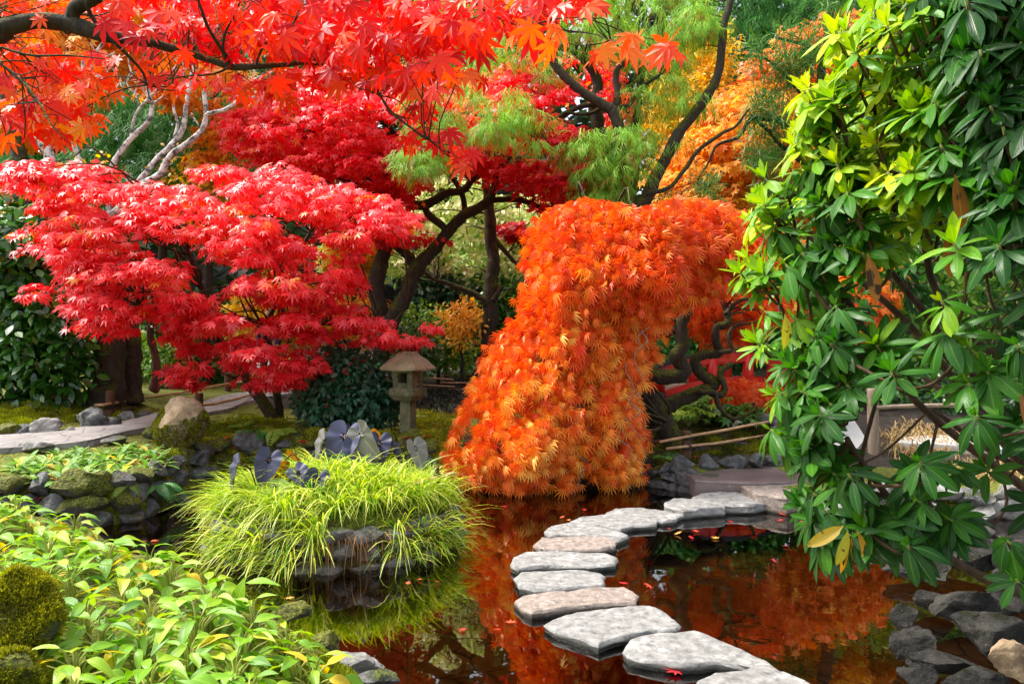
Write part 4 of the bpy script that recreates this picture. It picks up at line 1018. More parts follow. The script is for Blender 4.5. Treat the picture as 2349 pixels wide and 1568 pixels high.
M_LANTERN = solid_mat("lantern_stone", (.17, .125, .07), (.36, .28, .17), scale=7, rough=.9, bump=.7, bdist=.012, speck=((.05, .04, .03), 30, .64))
M_LANTERNMOSS = solid_mat("mossy_lantern_stone", (.05, .05, .025), (.22, .20, .11), scale=6, rough=.9, bump=.7, bdist=.012, speck=((.03, .03, .015), 22, .58))
M_WOOD = solid_mat("brown_post_wood", (.045, .018, .008), (.16, .075, .035), scale=9, rough=.7, stretch=(4, 4, .5), bump=.7, bdist=.01)
M_WOODGREY = solid_mat("grey_post_wood", (.16, .11, .075), (.38, .29, .21), scale=9, rough=.8, stretch=(4, 4, .5), bump=.7, bdist=.01, speck=((.6, .55, .5), 14, .66))
M_BAMBOO = solid_mat("bamboo_pole", (.34, .18, .085), (.60, .38, .20), scale=8, rough=.5, bump=.3, bdist=.01)
M_ROPE = solid_mat("dark_rope", (.015, .011, .008), (.05, .035, .022), scale=60, rough=.9, bump=.6, bdist=.01)
M_REDPAINT = solid_mat("red_lacquer", (.50, .012, .008), (.66, .022, .012), scale=6, rough=.35, bump=.1, bdist=.01)
M_BLACKPAINT = solid_mat("black_lacquer", (.006, .006, .007), (.016, .016, .018), scale=6, rough=.4, bump=.1, bdist=.01)

# ------------------------------------------------------------------ stepping stones across the water
def slab(name, poly, ztop, thick, mat, label, seed, group=None, cat="stepping stone", slant=0.05, zb=None):
    rg = np.random.default_rng(seed)
    W = []
    for (x, y) in poly:
        d = (CAM_H - ztop) * F / (y - 784); W.append(((x - 1174.5) * d / F, d))
    W = np.array(W)
    a2 = 0.5 * np.sum(W[:, 0] * np.roll(W[:, 1], -1) - np.roll(W[:, 0], -1) * W[:, 1])
    if a2 < 0: W = W[::-1]
    # dense, slightly worn outline
    n = len(W); O = []
    for i in range(n):
        a, b = W[i], W[(i + 1) % n]
        L_ = np.linalg.norm(b - a); k = max(2, int(L_ / .045))
        for j in range(k): O.append(a + (b - a) * j / k)
    O = np.array(O)
    for i in range(len(O)):
        O[i] += .02 * np.array([nz((O[i][0], O[i][1], seed), 7), nz((O[i][0], O[i][1], seed + 5), 7)])
    c = O.mean(0); m = len(O)
    nrm = np.roll(O, -1, 0) - np.roll(O, 1, 0); nrm = unit(np.stack([nrm[:, 1], -nrm[:, 0]], 1))
    rings = []
    def zt(q, s):
        return ztop + np.array([.014 * nz((p[0], p[1], seed), 4) + .007 * nz((p[0], p[1], seed), 13) for p in q]) - (.005 if s > .98 else 0)
    for s in (.12, .3, .5, .68, .82, .92, .97, 1.0):
        q = c + (O - c) * s; rings.append(np.column_stack([q, zt(q, s)]))
    zb = zb if zb is not None else -.3
    for k, (dz, ex) in enumerate([(-.022, .010), (-.05, .004), (-.085, .012), (-.13, .0), (zb - ztop, -.03)]):
        q = O + nrm * (ex + .014 * np.array([nz((p[0], p[1], k * 3.3 + seed), 9) for p in O]))[:, None]
        rings.append(np.column_stack([q, np.full(m, ztop + dz) + .012 * np.array([nz((p[0], p[1], k + seed), 8) for p in O]) * (k < 3)]))
    V = np.concatenate([[[c[0], c[1], ztop]]] + rings); Q = []
    R = len(rings)
    for r in range(R - 1):
        for i in range(m):
            i2 = (i + 1) % m; Q.append((1 + r * m + i, 1 + (r + 1) * m + i, 1 + (r + 1) * m + i2, 1 + r * m + i2))
    T = [(0, 1 + i, 1 + (i + 1) % m) for i in range(m)]
    mb = MB(); mb.add(V, [np.array(Q), np.array(T)])
    o = mb.build(name, mat, None, (c[0], c[1], 0), smooth='angle')
    return tag(o, label, cat, group)

STEPS = [
 ([(1600, 1560), (1640, 1541), (1720, 1533), (1800, 1540), (1850, 1556), (1900, 1590), (1880, 1640), (1640, 1640), (1580, 1600)], "pale stepping stone cut by the bottom edge, first of the crossing", M_STEP),
 ([(1433, 1488), (1446, 1466), (1480, 1452), (1592, 1445), (1640, 1462), (1700, 1486), (1760, 1512), (1790, 1538), (1770, 1549), (1720, 1528), (1640, 1516), (1560, 1520), (1500, 1514), (1440, 1502)], "largest pale grey stepping stone, wedge-shaped with a curved crack-like edge", M_STEP),
 ([(1247, 1428), (1270, 1416), (1320, 1402), (1440, 1386), (1495, 1390), (1530, 1406), (1557, 1430), (1548, 1442), (1480, 1446), (1420, 1458), (1372, 1474), (1330, 1458), (1280, 1444)], "five-sided grey stepping stone just past the largest one", M_STEP),
 ([(1184, 1374), (1200, 1364), (1260, 1356), (1350, 1350), (1432, 1345), (1464, 1362), (1456, 1378), (1390, 1382), (1320, 1390), (1222, 1402), (1200, 1392)], "long brownish stepping stone with a rusty stain", M_STEPB),
 ([(1181, 1322), (1196, 1312), (1280, 1309), (1345, 1306), (1386, 1318), (1384, 1336), (1372, 1343), (1300, 1346), (1226, 1350), (1196, 1342)], "narrow pale stepping stone, shorter than its neighbours", M_STEP),
 ([(1174, 1294), (1178, 1276), (1204, 1262), (1290, 1264), (1388, 1267), (1414, 1276), (1410, 1291), (1350, 1296), (1250, 1297), (1190, 1301)], "long straight whitish stepping stone in the middle of the crossing", M_STEP),
 ([(1224, 1248), (1242, 1231), (1320, 1230), (1388, 1229), (1412, 1240), (1410, 1252), (1370, 1259), (1290, 1260), (1240, 1258)], "brown-topped stepping stone in the middle of the crossing", M_STEPB),
 ([(1250, 1216), (1266, 1203), (1310, 1198), (1370, 1203), (1420, 1217), (1440, 1227), (1420, 1236), (1360, 1228), (1262, 1226)], "pointed grey stepping stone where the crossing bends", M_STEP),
 ([(1309, 1192), (1340, 1183), (1400, 1177), (1470, 1184), (1509, 1190), (1504, 1201), (1450, 1204), (1424, 1211), (1360, 1202)], "thin grey stepping stone after the bend", M_STEP),
 ([(1389, 1176), (1412, 1165), (1470, 1163), (1530, 1172), (1565, 1180), (1550, 1189), (1520, 1194), (1460, 1186), (1400, 1181)], "thin pale stepping stone touching the one after the bend", M_STEP),
 ([(1523, 1152), (1545, 1141), (1620, 1144), (1658, 1150), (1662, 1161), (1610, 1164), (1565, 1168), (1530, 1160)], "blocky square grey stepping stone near the far landing", M_STEP),
 ([(1588, 1141), (1606, 1131), (1650, 1126), (1710, 1131), (1752, 1141), (1758, 1151), (1720, 1157), (1660, 1156), (1610, 1150)], "rounded pale stepping stone beside the far landing, last of the crossing", M_STEP)]
for k, (poly, lb, mt) in enumerate(STEPS):
    slab("stepping_stone", poly, .058 if k < 6 else (.058 if k < 10 else .11), .1, mt, lb, 11 + k, "stepping stones across the pond")
# landing on the far shore
slab("landing_slab", [(1575, 1086), (1640, 1078), (1760, 1066), (1890, 1048), (1975, 1046), (1985, 1075), (1870, 1100), (1740, 1106), (1640, 1102), (1596, 1100)], .235, .2, M_FLAG2, "broad dark reddish-grey paving slab at the far end of the crossing", 40, None, "slab")
slab("landing_slab", [(1700, 1110), (1780, 1106), (1865, 1101), (1980, 1078), (1990, 1110), (1870, 1128), (1805, 1140), (1735, 1130)], .20, .2, M_STEPB, "pale-edged paving slab overhanging the water at the far landing", 41, None, "slab")

# ------------------------------------------------------------------ rocks round the pond
def rk(px, py, w, h, mat, label, seed, group=None, d=None, depth=1.0, name="rock", planes=10, rough=.12, sink=.12, sub=4):
    """Rock whose foot meets the ground at (px, py) and which is w by h in the picture."""
    b = hit(px, py) if d is None else P(px, py, d)
    s = b[1] / F
    sz = (w * s / 2, w * s / 2 * depth, h * s / 2)
    c = (b[0], b[1] + sz[1] * .6, b[2] + sz[2] * (1 - sink * 2))
    return rock(name, c, sz, seed, mat, label, group, planes=planes, rough=rough, sub=sub, rotz=0.0)

# the hero boulder by the path, with its coat of moss
o = thing("mossy_boulder", "tan-topped boulder with a thick mossy skirt, standing alone beside the path", "boulder", hit(398, 1028))
b = hit(398, 1028); s = b[1] / F
cb = np.array([b[0], b[1] + .2, b[2] + 48 * s]); szb = np.array([54 * s, 45 * s, 60 * s])
V, Fc = rock_mesh(cb, szb, 91, 4, .09, 4, 0)
mb = MB(); mb.add(V, Fc); mb.build("stone", M_ROCKTAN, o, smooth='angle')
M_MOSSTUFT = leaf_mat("moss_tuft", [(0, (.03, .035, .003)), (.5, (.19, .20, .010)), (1, (.46, .44, .03))], transl=.3, rough=.8, spec=.2)
M_MOSSBRIGHT = leaf_mat("bright_moss_tuft", [(0, (.05, .07, .004)), (.5, (.20, .24, .008)), (1, (.42, .44, .02))], transl=.3, rough=.8, spec=.2)
BLADE = {'v': np.array([(-.22, 0, 0), (.22, 0, 0), (.05, 1, -.1), (-.05, 1, -.1)]), 'f': [np.array([(0, 1, 2, 3)])], 'uv': None}
def moss_coat(V, Fc, n, rg, keep, size=.018, tint=(.5, .2), lift=.3):
    Fc = Fc[0] if isinstance(Fc, list) else Fc
    tri = V[Fc[:, :3]]; nr = np.cross(tri[:, 1] - tri[:, 0], tri[:, 2] - tri[:, 0]); ar = np.linalg.norm(nr, axis=1); nr = unit(nr)
    k = rg.choice(len(Fc), n, p=ar / ar.sum()); r1, r2 = rg.random(n), rg.random(n); sq = np.sqrt(r1)
    p = tri[k, 0] * (1 - sq)[:, None] + tri[k, 1] * (sq * (1 - r2))[:, None] + tri[k, 2] * (sq * r2)[:, None]
    nn = nr[k]
    m = keep(p, nn, rg); p, nn = p[m], nn[m]
    cl = np.array([nz(q, 9, 3) for q in p])
    Yd = nn * .8 + rg.normal(0, .5, p.shape) + [0, 0, lift]
    mb = MB(); scatter(mb, BLADE, p - nn * .004, Yd, rg.normal(0, 1, p.shape), size * rg.uniform(.6, 1.5, len(p)) * (1 + .5 * cl), np.clip(tint[0] + .5 * cl + rg.normal(0, tint[1], len(p)), 0, 1))
    return mb
rg = np.random.default_rng(78)
def keep_b(p, nn, rg):
    u = (p[:, 0] - cb[0]) / szb[0]; w = (p[:, 2] - cb[2]) / szb[2]
    f = np.array([nz(q, 6, 2) for q in p]) * .25
    return (w + f < .05 + .45 * np.maximum(0, u)) | (u + f < -.62)
moss_coat(V, Fc, 22000, rg, keep_b, .022, (.35, .2)).build("moss", M_MOSSTUFT, o)

# foreground mossy boulder at the lower corner
o = thing("mossy_boulder", "big rounded boulder wholly furred in moss beside the foreground hostas", "boulder", (-2.45, 3.65, .25))
cb2 = np.array([-2.47, 3.6, .42]); V, Fc = rock_mesh(cb2, (.23, .22, .34), 80, 6, .08, 4)
V2, F2 = rock_mesh(np.array([-2.27, 3.3, .27]), (.20, .18, .2), 82, 6, .08, 3)
mb = MB(); mb.add(V, Fc); mb.add(V2, F2); mb.build("stone", M_ROCKMOSS, o)
rg = np.random.default_rng(81)
Vall = np.concatenate([V, V2]); Fall = np.concatenate([Fc[0], F2[0] + len(V)])
moss_coat(Vall, Fall, 52000, rg, lambda p, nn, rg: (nn[:, 2] > -.4) & (np.array([nz(q, 5, 7) for q in p]) > -.32), .022, (.62, .22)).build("moss", M_MOSSTUFT, o)

# dry-stone edging: two or three courses of single rocks along the shores
def course(pts, rows, size, grp, label, seed, mat_a, mat_b, pb=.4, zbase=-.03, rh=.13, skip=0.0, off=0.0, group=True):
    rg = np.random.default_rng(seed); pts = np.array(pts, float)
    s = np.concatenate([[0], np.cumsum(np.linalg.norm(np.diff(pts, axis=0), axis=1))])
    for r in range(rows):
        t = rg.uniform(0, size * .4)
        while t < s[-1]:
            w = size * rg.uniform(.65, 1.35)
            q = np.array([np.interp(t + w / 2, s, pts[:, 0]), np.interp(t + w / 2, s, pts[:, 1])])
            q2 = np.array([np.interp(min(t + w, s[-1]), s, pts[:, 0]), np.interp(min(t + w, s[-1]), s, pts[:, 1])]); tg = unit(q2 - q + 1e-6)
            nrm = np.array([-tg[1], tg[0]])
            if rg.random() >= skip:
                h = rh * rg.uniform(.8, 1.3)
                c = (q[0] + nrm[0] * off * r + rg.normal(0, .015), q[1] + nrm[1] * off * r + rg.normal(0, .015), zbase + rh * (r + .45) * 1.05)
                rock("edging_rock", c, (w * .56, size * .42 * rg.uniform(.8, 1.1), h * .66), int(rg.integers(1e6)), mat_b if rg.random() < pb else mat_a, label, grp, planes=10, rough=.11, sub=3, rotz=math.atan2(tg[1], tg[0]))
            t += w * .93
    return
# island wall: front half and sides
th = np.linspace(math.radians(170), math.radians(372), 26)
isl = [(ISLE_C[0] + math.cos(a) * (ISLE_R[0] + .02), ISLE_C[1] + math.sin(a) * (ISLE_R[1] + .02)) for a in th]
course(isl, 3, .27, "rocks of the island wall", "dark slate rock in the low wall that rings the grassy island", 201, M_ROCKWALL, M_ROCKMOSS, .22, -.05, .12, 0, .04)
th = np.linspace(math.radians(12), math.radians(170), 14)
course([(ISLE_C[0] + math.cos(a) * ISLE_R[0], ISLE_C[1] + math.sin(a) * ISLE_R[1]) for a in th], 1, .32, "rocks of the island wall", "dark slate rock in the low wall that rings the grassy island", 202, M_ROCK, M_ROCKMOSS, .4, .02, .2)
rk(835, 1248, 88, 44, M_ROCKPALE, "pale flat speckled rock topping the island wall under the grass", 203, None, 6.28, .8)
# bank wall on the left inlet
course([(-6.2, 7.15), (-5.0, 7.47), (-4.35, 7.5), (-4.0, 7.9), (-3.97, 8.6), (-3.93, 9.2)], 3, .36, "rocks of the bank wall", "mossy dark rock in the bank wall below the primroses", 211, M_ROCK, M_ROCKMOSS, .5, -.05, .19, 0, .045)
course([(-3.93, 9.2), (-3.75, 9.9), (-3.3, 10.1), (-2.5, 10.15), (-1.6, 10.08), (-.85, 9.85), (-.3, 9.7), (.6, 9.85), (1.7, 9.85)], 3, .42, "rocks of the rear bank", "moss-capped rock in the bank behind the grassy island", 212, M_ROCKMOSS, M_ROCK, .35, -.05, .22, 0, .06)
course([(1.7, 9.85), (2.05, 9.6), (2.35, 9.22), (2.6, 9.0)], 2, .3, "rocks under the landing", "dark wet rock beneath the far landing slabs", 213, M_ROCK, M_ROCK, .2, -.04, .12, 0, .03)
course([(3.5, 8.2), (4.3, 8.05), (5.4, 7.95), (6.8, 7.9)], 2, .5, "pale rocks of the far shore", "pale grey rock on the far shore behind the rhododendron", 214, M_ROCKPALE, M_ROCK, .3, -.03, .18, 0, .05)
# right foreground rocks in the shade
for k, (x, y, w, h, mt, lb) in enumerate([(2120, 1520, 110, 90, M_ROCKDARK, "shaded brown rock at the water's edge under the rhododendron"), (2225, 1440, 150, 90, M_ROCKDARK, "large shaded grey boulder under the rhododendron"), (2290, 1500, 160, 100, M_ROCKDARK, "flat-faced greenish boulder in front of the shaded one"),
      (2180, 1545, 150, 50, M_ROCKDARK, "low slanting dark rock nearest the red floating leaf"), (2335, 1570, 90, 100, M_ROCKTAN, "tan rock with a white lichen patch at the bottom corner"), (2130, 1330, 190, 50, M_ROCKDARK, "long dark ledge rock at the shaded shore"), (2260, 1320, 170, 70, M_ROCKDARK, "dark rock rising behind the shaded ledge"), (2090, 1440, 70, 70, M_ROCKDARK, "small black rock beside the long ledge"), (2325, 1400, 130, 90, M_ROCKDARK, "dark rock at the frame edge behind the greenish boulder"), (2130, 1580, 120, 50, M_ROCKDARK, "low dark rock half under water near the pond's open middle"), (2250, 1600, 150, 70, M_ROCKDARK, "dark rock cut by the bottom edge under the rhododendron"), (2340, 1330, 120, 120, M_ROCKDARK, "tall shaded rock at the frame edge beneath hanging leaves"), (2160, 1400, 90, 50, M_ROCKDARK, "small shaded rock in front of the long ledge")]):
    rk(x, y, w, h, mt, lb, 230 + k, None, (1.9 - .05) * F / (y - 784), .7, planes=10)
# near shore rocks below the hostas
for k, (x, y, w, h, mt, lb) in enumerate([(800, 1560, 130, 60, M_ROCKPALE, "pale angular rock at the near waterline, bottom edge"), (700, 1555, 90, 50, M_ROCKMOSS, "bright mossy rock beside the last hosta"), (735, 1500, 90, 46, M_ROCKMOSS, "mossy rock at the water below the lone upright hosta leaf"), (655, 1430, 90, 50, M_ROCKMOSS, "moss-covered rock under the hosta edge"), (860, 1585, 90, 40, M_ROCK, "dark low rock beside the pale angular one")]):
    rk(x, y, w, h, mt, lb, 250 + k, None, (1.9 - .08) * F / (y - 784), .8)
# path-side stones
for k, (x, y, w, h, mt, lb) in enumerate([(12, 1004, 66, 42, M_ROCKMOSS, "moss-topped kerb stone at the very edge beside the path"), (52, 1002, 42, 38, M_ROCK, "small grey kerb stone beside the moss-topped one"), (98, 1000, 64, 44, M_ROCKPALE, "rounded plain grey kerb stone beside the path"), (203, 985, 74, 52, M_ROCK, "dark jagged rock beside the path below the fence post"), (248, 982, 42, 28, M_ROCK, "small flat rock next to the dark jagged one"), (292, 970, 46, 28, M_ROCK, "low dark rock on the path edge near the boulder"), (326, 960, 44, 24, M_ROCK, "flat dark rock furthest along the path edge"), (160, 996, 40, 18, M_ROCKPALE, "flat pale stone lying at the path edge"),
      (130, 925, 90, 34, M_ROCKMOSS, "low mossy rock under the camellia"), (60, 1042, 90, 36, M_ROCKPALE, "pale grey rock by the primroses on the near side of the path"), (255, 1022, 80, 22, M_ROCK, "dark flat rock between the path and the primroses"), (352, 1012, 50, 40, M_ROCKMOSS, "small mossy rock at the foot of the tan boulder")]):
    rk(x, y, w, h, mt, lb, 270 + k, None, None, .7)
# stones edging the landing
for k, (x, y, w, h, lb) in enumerate([(1568, 1090, 60, 44, "small dark stone at the water end of the landing edging"), (1625, 1080, 60, 40, "dark squarish edging stone beneath the bamboo rails"), (1680, 1078, 64, 40, "pointed pale-faced edging stone by the landing"), (1738, 1075, 68, 40, "wide flat-topped edging stone by the landing"), (1790, 1068, 60, 38, "tilted edging stone half hidden by rhododendron leaves"), (1590, 1110, 70, 36, "wet black stone below the landing corner"), (1650, 1120, 80, 36, "broad wet dark stone under the landing"), (1540, 1100, 60, 46, "reddish mossy stone under the weeping maple")]):
    rk(x, y, w, h, M_ROCK, lb, 300 + k, None, None, .7)
for k, (x, y, w, h) in enumerate([(1850, 1010, 150, 70), (1800, 1015, 80, 50)]):
    rk(x, y, w, h, M_ROCK, ["large dark block beside the grey path behind the rhododendron", "dark stone in front of the grey path end"][k], 320 + k, None, None, .6)

# ------------------------------------------------------------------ stone lantern
bl = hit(936, 992); s = bl[1] / F
lan = thing("stone_lantern", "weathered stone lantern with hipped roof and square fire window on a mossy pillar", "stone lantern", bl)
def bx(mb, c, hx, hy, z0, z1, tx=1.0, rot=0.0, seg=1, bev=.08):
    """Chamfered block with its top scaled by tx."""
    V = []
    for z, k, b in ((z0, 1, .97), (z0 + (z1 - z0) * .08, 1, 1), (z1 - (z1 - z0) * .08, tx + (1 - tx) * .08, 1), (z1, tx, .97)):
        for sx, sy in ((-1, -1 + bev), (-1 + bev, -1), (1 - bev, -1), (1, -1 + bev), (1, 1 - bev), (1 - bev, 1), (-1 + bev, 1), (-1, 1 - bev)):
            x, y = sx * hx * k * b, sy * hy * k * b
            V.append((c[0] + x * math.cos(rot) - y * math.sin(rot), c[1] + x * math.sin(rot) + y * math.cos(rot), z))
    Q = [(r * 8 + i, r * 8 + (i + 1) % 8, (r + 1) * 8 + (i + 1) % 8, (r + 1) * 8 + i) for r in range(3) for i in range(8)]
    mb.add(np.array(V), [np.array(Q), np.array([tuple(range(8))[::-1], tuple(range(24, 32))])])
lr = math.radians(-24)
Z = lambda y: CAM_H - (y - 784) * s
mb = MB(); bx(mb, bl, 14 * s, 14 * s, bl[2] - .1, Z(915), .97, lr); mb.build("pillar", M_LANTERNMOSS, lan, smooth=False)
mb = MB(); bx(mb, bl, 24 * s, 24 * s, Z(917), Z(905), 1.35, lr); bx(mb, bl, 32 * s, 32 * s, Z(905), Z(889), 1.0, lr); mb.build("platform", M_LANTERNMOSS, lan, smooth=False)
# fire box: four corner posts, sill and lintel round a window with a dark backing
mb = MB()
h = 25 * s; z0, z1 = Z(889), Z(849)
ca, sa = math.cos(lr), math.sin(lr)
loc = lambda x, y: (bl[0] + x * ca - y * sa, bl[1] + x * sa + y * ca)
for sx in (-1, 1):
    for sy in (-1, 1):
        bx(mb, loc(sx * h * .74, sy * h * .74), h * .26, h * .26, z0, z1, 1, lr)
for sx, sy in ((0, -1), (0, 1), (-1, 0), (1, 0)):
    hx, hy = (h * .5, h * .2) if sx == 0 else (h * .2, h * .5)
    bx(mb, loc(sx * h * .74, sy * h * .74), hx, hy, z0, z0 + (z1 - z0) * .3, 1, lr); bx(mb, loc(sx * h * .74, sy * h * .74), hx, hy, z0 + (z1 - z0) * .86, z1, 1, lr)
# the two sides are closed panels
for sx in (-1, 1): bx(mb, loc(sx * h * .7, 0), h * .14, h * .5, z0 + .01, z1 - .01, 1, lr)
mb.build("fire_box", M_LANTERNMOSS, lan, smooth=False)
mb = MB(); bx(mb, loc(0, .3 * h), h * .46, h * .1, z0 + .02, z1 - .02, 1, lr); mb.build("recess_shade", M_BLACKPAINT, lan, smooth=False)  # black panel standing in for shade inside the fire window
# hipped roof with sagging slopes
prof = [(46, 849), (46.5, 845), (44, 842), (38, 833), (31, 824), (22, 817), (20, 815), (19, 811), (0, 811)]
V = []
ns = 9
for r, y in prof:
    for e in range(4):
        for k in range(ns):
            t = k / ns; a0, a1 = [(-1, -1), (1, -1), (1, 1), (-1, 1)][e], [(1, -1), (1, 1), (-1, 1), (-1, -1)][e]
            lift = 2.2 * (abs(2 * t - 1) ** 3) * (r > 40)
            x, yy = (a0[0] + (a1[0] - a0[0]) * t) * r * s, (a0[1] + (a1[1] - a0[1]) * t) * r * s
            rough_ = 1 + .012 * nz((x * 30, yy * 30, y), 1)
            xw, yw = loc(x * rough_, yy * rough_); V.append((xw, yw, Z(y - lift)))
m = 4 * ns
Q = [(r * m + i, r * m + (i + 1) % m, (r + 1) * m + (i + 1) % m, (r + 1) * m + i) for r in range(len(prof) - 1) for i in range(m)]
mb = MB(); mb.add(np.array(V), [np.array(Q), np.array([tuple(range(m))[::-1]])])
roof = mb.build("roof", M_LANTERN, lan, smooth=False)
mb = MB()
for k in (-1.5, -.5, .5, 1.5):
    a, b_ = loc(k * 9 * s, -17 * s), loc(k * 9 * s, 17 * s)
    tube(mb, [(a[0], a[1], Z(811)), (b_[0], b_[1], Z(811))], [4.6 * s, 4.6 * s], 8, 1)
mb.build("ridge", M_LANTERN, lan, smooth=True)

# ------------------------------------------------------------------ low bamboo fences
def fence(label, posts, rails, pr=.055, rr=.024, ties=True, post_h=None, mat=M_WOOD):
    """posts: (px, y_foot, y_top); rails: picture polylines with a distance each."""
    B = [hit(p[0], p[1]) for p in posts]
    f = thing("bamboo_fence", label, "fence", B[0])
    for b, p in zip(B, posts):
        s = b[1] / F; top = CAM_H - (p[2] - 784) * s
        r = (p[3] if len(p) > 3 else 10) * s
        mb = MB(); V0 = len(mb.V)
        tube(mb, [b - [0, 0, .2], b + [0, 0, .05], [b[0], b[1], top - .012], [b[0], b[1], top]], [r, r, r * .98, r * .86], 14, 1)
        pt = mb.build("post", mat, f, smooth=False)
        if ties and len(p) > 4:
            for ty in p[4]:
                tb = MB(); zt_ = CAM_H - (ty - 784) * s
                for j in range(5):
                    a = np.linspace(0, 2 * np.pi, 13); zz = zt_ + (j - 2) * .011
                    tube(tb, np.stack([b[0] + np.cos(a) * (r + .008), b[1] + np.sin(a) * (r + .008), zz + .012 * np.sin(a + j)], 1), [.008] * 13, 5, 1)
                tb.build("rope_tie", M_ROPE, pt)
    for pts in rails:
        mb = MB(); W = px_path(pts, 0)
        tube(mb, W, [rr] * len(W), 10, 6, .012, .06, 3)
        mb.build("rail", M_BAMBOO, f)
    return f
dp1, dp2, dp3 = hit(252, 955)[1], hit(456, 963)[1], hit(523, 897)[1]
fence("knee-high bamboo fence on the mossy side of the path, two brown posts", [(252, 955, 895, 10, (932,)), (523, 897, 855, 8)], [[(218, 929, dp1 - .08), (252, 926, dp1 - .08), (330, 913, dp1 * .6 + dp3 * .4), (430, 897, dp1 * .3 + dp3 * .7), (530, 879, dp3 - .1), (560, 875, dp3 - .1)]])
fence("bamboo fence on the near side of the path, brown post beside the tan boulder", [(456, 963, 901, 10)], [[(436, 933, dp2 - .08), (456, 931, dp2 - .08), (520, 920, dp2 + 1.2), (590, 902, dp2 + 3), (640, 890, dp2 + 4.2), (700, 884, dp2 + 5.5)]], .05)
d9 = hit(1027, 905)[1]
fence("two-rail bamboo fence behind the lantern on dark soil", [(1024, 895, 860, 5, (866, 885)), (1160, 905, 870, 5)], [[(950, 866, d9), (1024, 868, d9 - .1), (1040, 870, d9)], [(940, 881, d9), (1024, 885, d9 - .1), (1042, 886, d9)], [(1010, 876, d9), (1090, 878, d9), (1180, 878, d9)], [(1028, 893, d9), (1100, 894, d9), (1180, 895, d9)]], .04, .014)
d10 = hit(1575, 1053)[1]
fence("two-rail bamboo fence with a dark tied post under the weeping maple", [(1575, 1053, 988, 11, (1001, 1024)), (1792, 1032, 968, 10)],
      [[(1513, 1013, d10 - .08), (1575, 1002, d10 - .08), (1670, 984, d10 + .4), (1769, 966, d10 + .9), (1830, 955, d10 + 1.1)], [(1528, 1029, d10 - .08), (1575, 1024, d10 - .08), (1670, 1012, d10 + .4), (1761, 997, d10 + .9), (1830, 988, d10 + 1.1)]], .06, .020)
# tall grey post at the water
bpst = hit(2003, 1040); s = bpst[1] / F
pst = thing("wooden_post", "grey weathered round post with a cross rail behind the rhododendron leaves", "post", bpst)
mb = MB(); tube(mb, [bpst - [0, 0, .15], bpst + [0, 0, .3], P(2001, 905, bpst[1]), P(2001, 890, bpst[1])], [12.5 * s, 12.5 * s, 12 * s, 10 * s], 14, 3, .008, .05, 3); mb.build("pole", M_WOODGREY, pst)
mb = MB(); tube(mb, [P(2000, 935, bpst[1] - .05), P(2100, 930, bpst[1] - .1), P(2200, 928, bpst[1] - .1)], [.03, .03, .028], 10, 3, .01, .05, 5); mb.build("rail", M_WOODGREY, pst)

# ------------------------------------------------------------------ red bridge
db = 14.6
zb_ = gz1((1600 - 1174.5) * db / F, db)
br = thing("garden_bridge", "small arched red bridge with black-footed posts and black-capped rails", "bridge", np.array([(1620 - 1174.5) * db / F, db, zb_]))
def beam(mb, pts, hw, hh):
    pts = np.array(pts); tn = unit(np.gradient(pts, axis=0)); V = []
    for p, t in zip(pts, tn):
        n_ = unit(np.cross(t, [0, 0, 1.0])); u = np.cross(n_, t)
        for a, b in ((-1, -1), (1, -1), (1, 1), (-1, 1)): V.append(p + n_ * hw * a + u * hh * b)
    k = len(pts)
    Q = [(i * 4 + j, i * 4 + (j + 1) % 4, (i + 1) * 4 + (j + 1) % 4, (i + 1) * 4 + j) for i in range(k - 1) for j in range(4)] + [(3, 2, 1, 0), tuple((k - 1) * 4 + j for j in range(4))]
    mb.add(np.array(V), [np.array(Q)])
def brail(x0, x1, d0, d1, ytop0, yarch, yfoot, posts):
    t = np.linspace(0, 1, 15); X = x0 + (x1 - x0) * t; Dd = d0 + (d1 - d0) * t
    Y = ytop0 + (yarch - ytop0) * np.sin(np.pi * np.clip(t * .9, 0, 1)) ** .8
    top = np.array([P(a, b, c_) for a, b, c_ in zip(X, Y, Dd)])
    mb = MB(); beam(mb, top, .05, .085); r1 = mb.build("rail", M_REDPAINT, br, smooth=False)
    mb = MB(); beam(mb, top + [0, 0, .115], .075, .028); mb.build("cap", M_BLACKPAINT, r1, smooth=False)
    mb = MB(); beam(mb, top - [0, 0, .42], .04, .05); mb.build("rail", M_REDPAINT, br, smooth=False)
    mb = MB(); beam(mb, top - [0, 0, .62], .05, .09); mb.build("side_beam", M_BLACKPAINT, br, smooth=False)
    for px in posts:
        i = (px - x0) / (x1 - x0); q = np.array([np.interp(i, t, top[:, k]) for k in range(3)]); zf = CAM_H - (yfoot - 784) * q[1] / F
        zf = min(zf, gz1(q[0], q[1]) + .02)
        mb = MB(); tube(mb, [(q[0], q[1] - .01, zf + .26), (q[0], q[1] - .01, q[2] + .05)], [.105, .10], 12, 1); p_ = mb.build("post", M_REDPAINT, br)
        mb = MB(); tube(mb, [(q[0], q[1] - .01, zf - .1), (q[0], q[1] - .01, zf + .26)], [.112, .112], 12, 1); mb.build("foot", M_BLACKPAINT, p_)
brail(1500, 1840, 13.2, 14.2, 862, 818, 932, [1512, 1633, 1716, 1800])
brail(1540, 1860, 15.2, 16.0, 850, 822, 916, [1549, 1588, 1667, 1770])
mb = MB(); t = np.linspace(0, 1, 13)
pl = np.array([P(1490 + 370 * k, 897 - 10 * math.sin(math.pi * k), 14.2 + .9 * k) for k in t]); beam(mb, pl, .75, .05); mb.build("deck", M_WOODGREY, br, smooth=False)

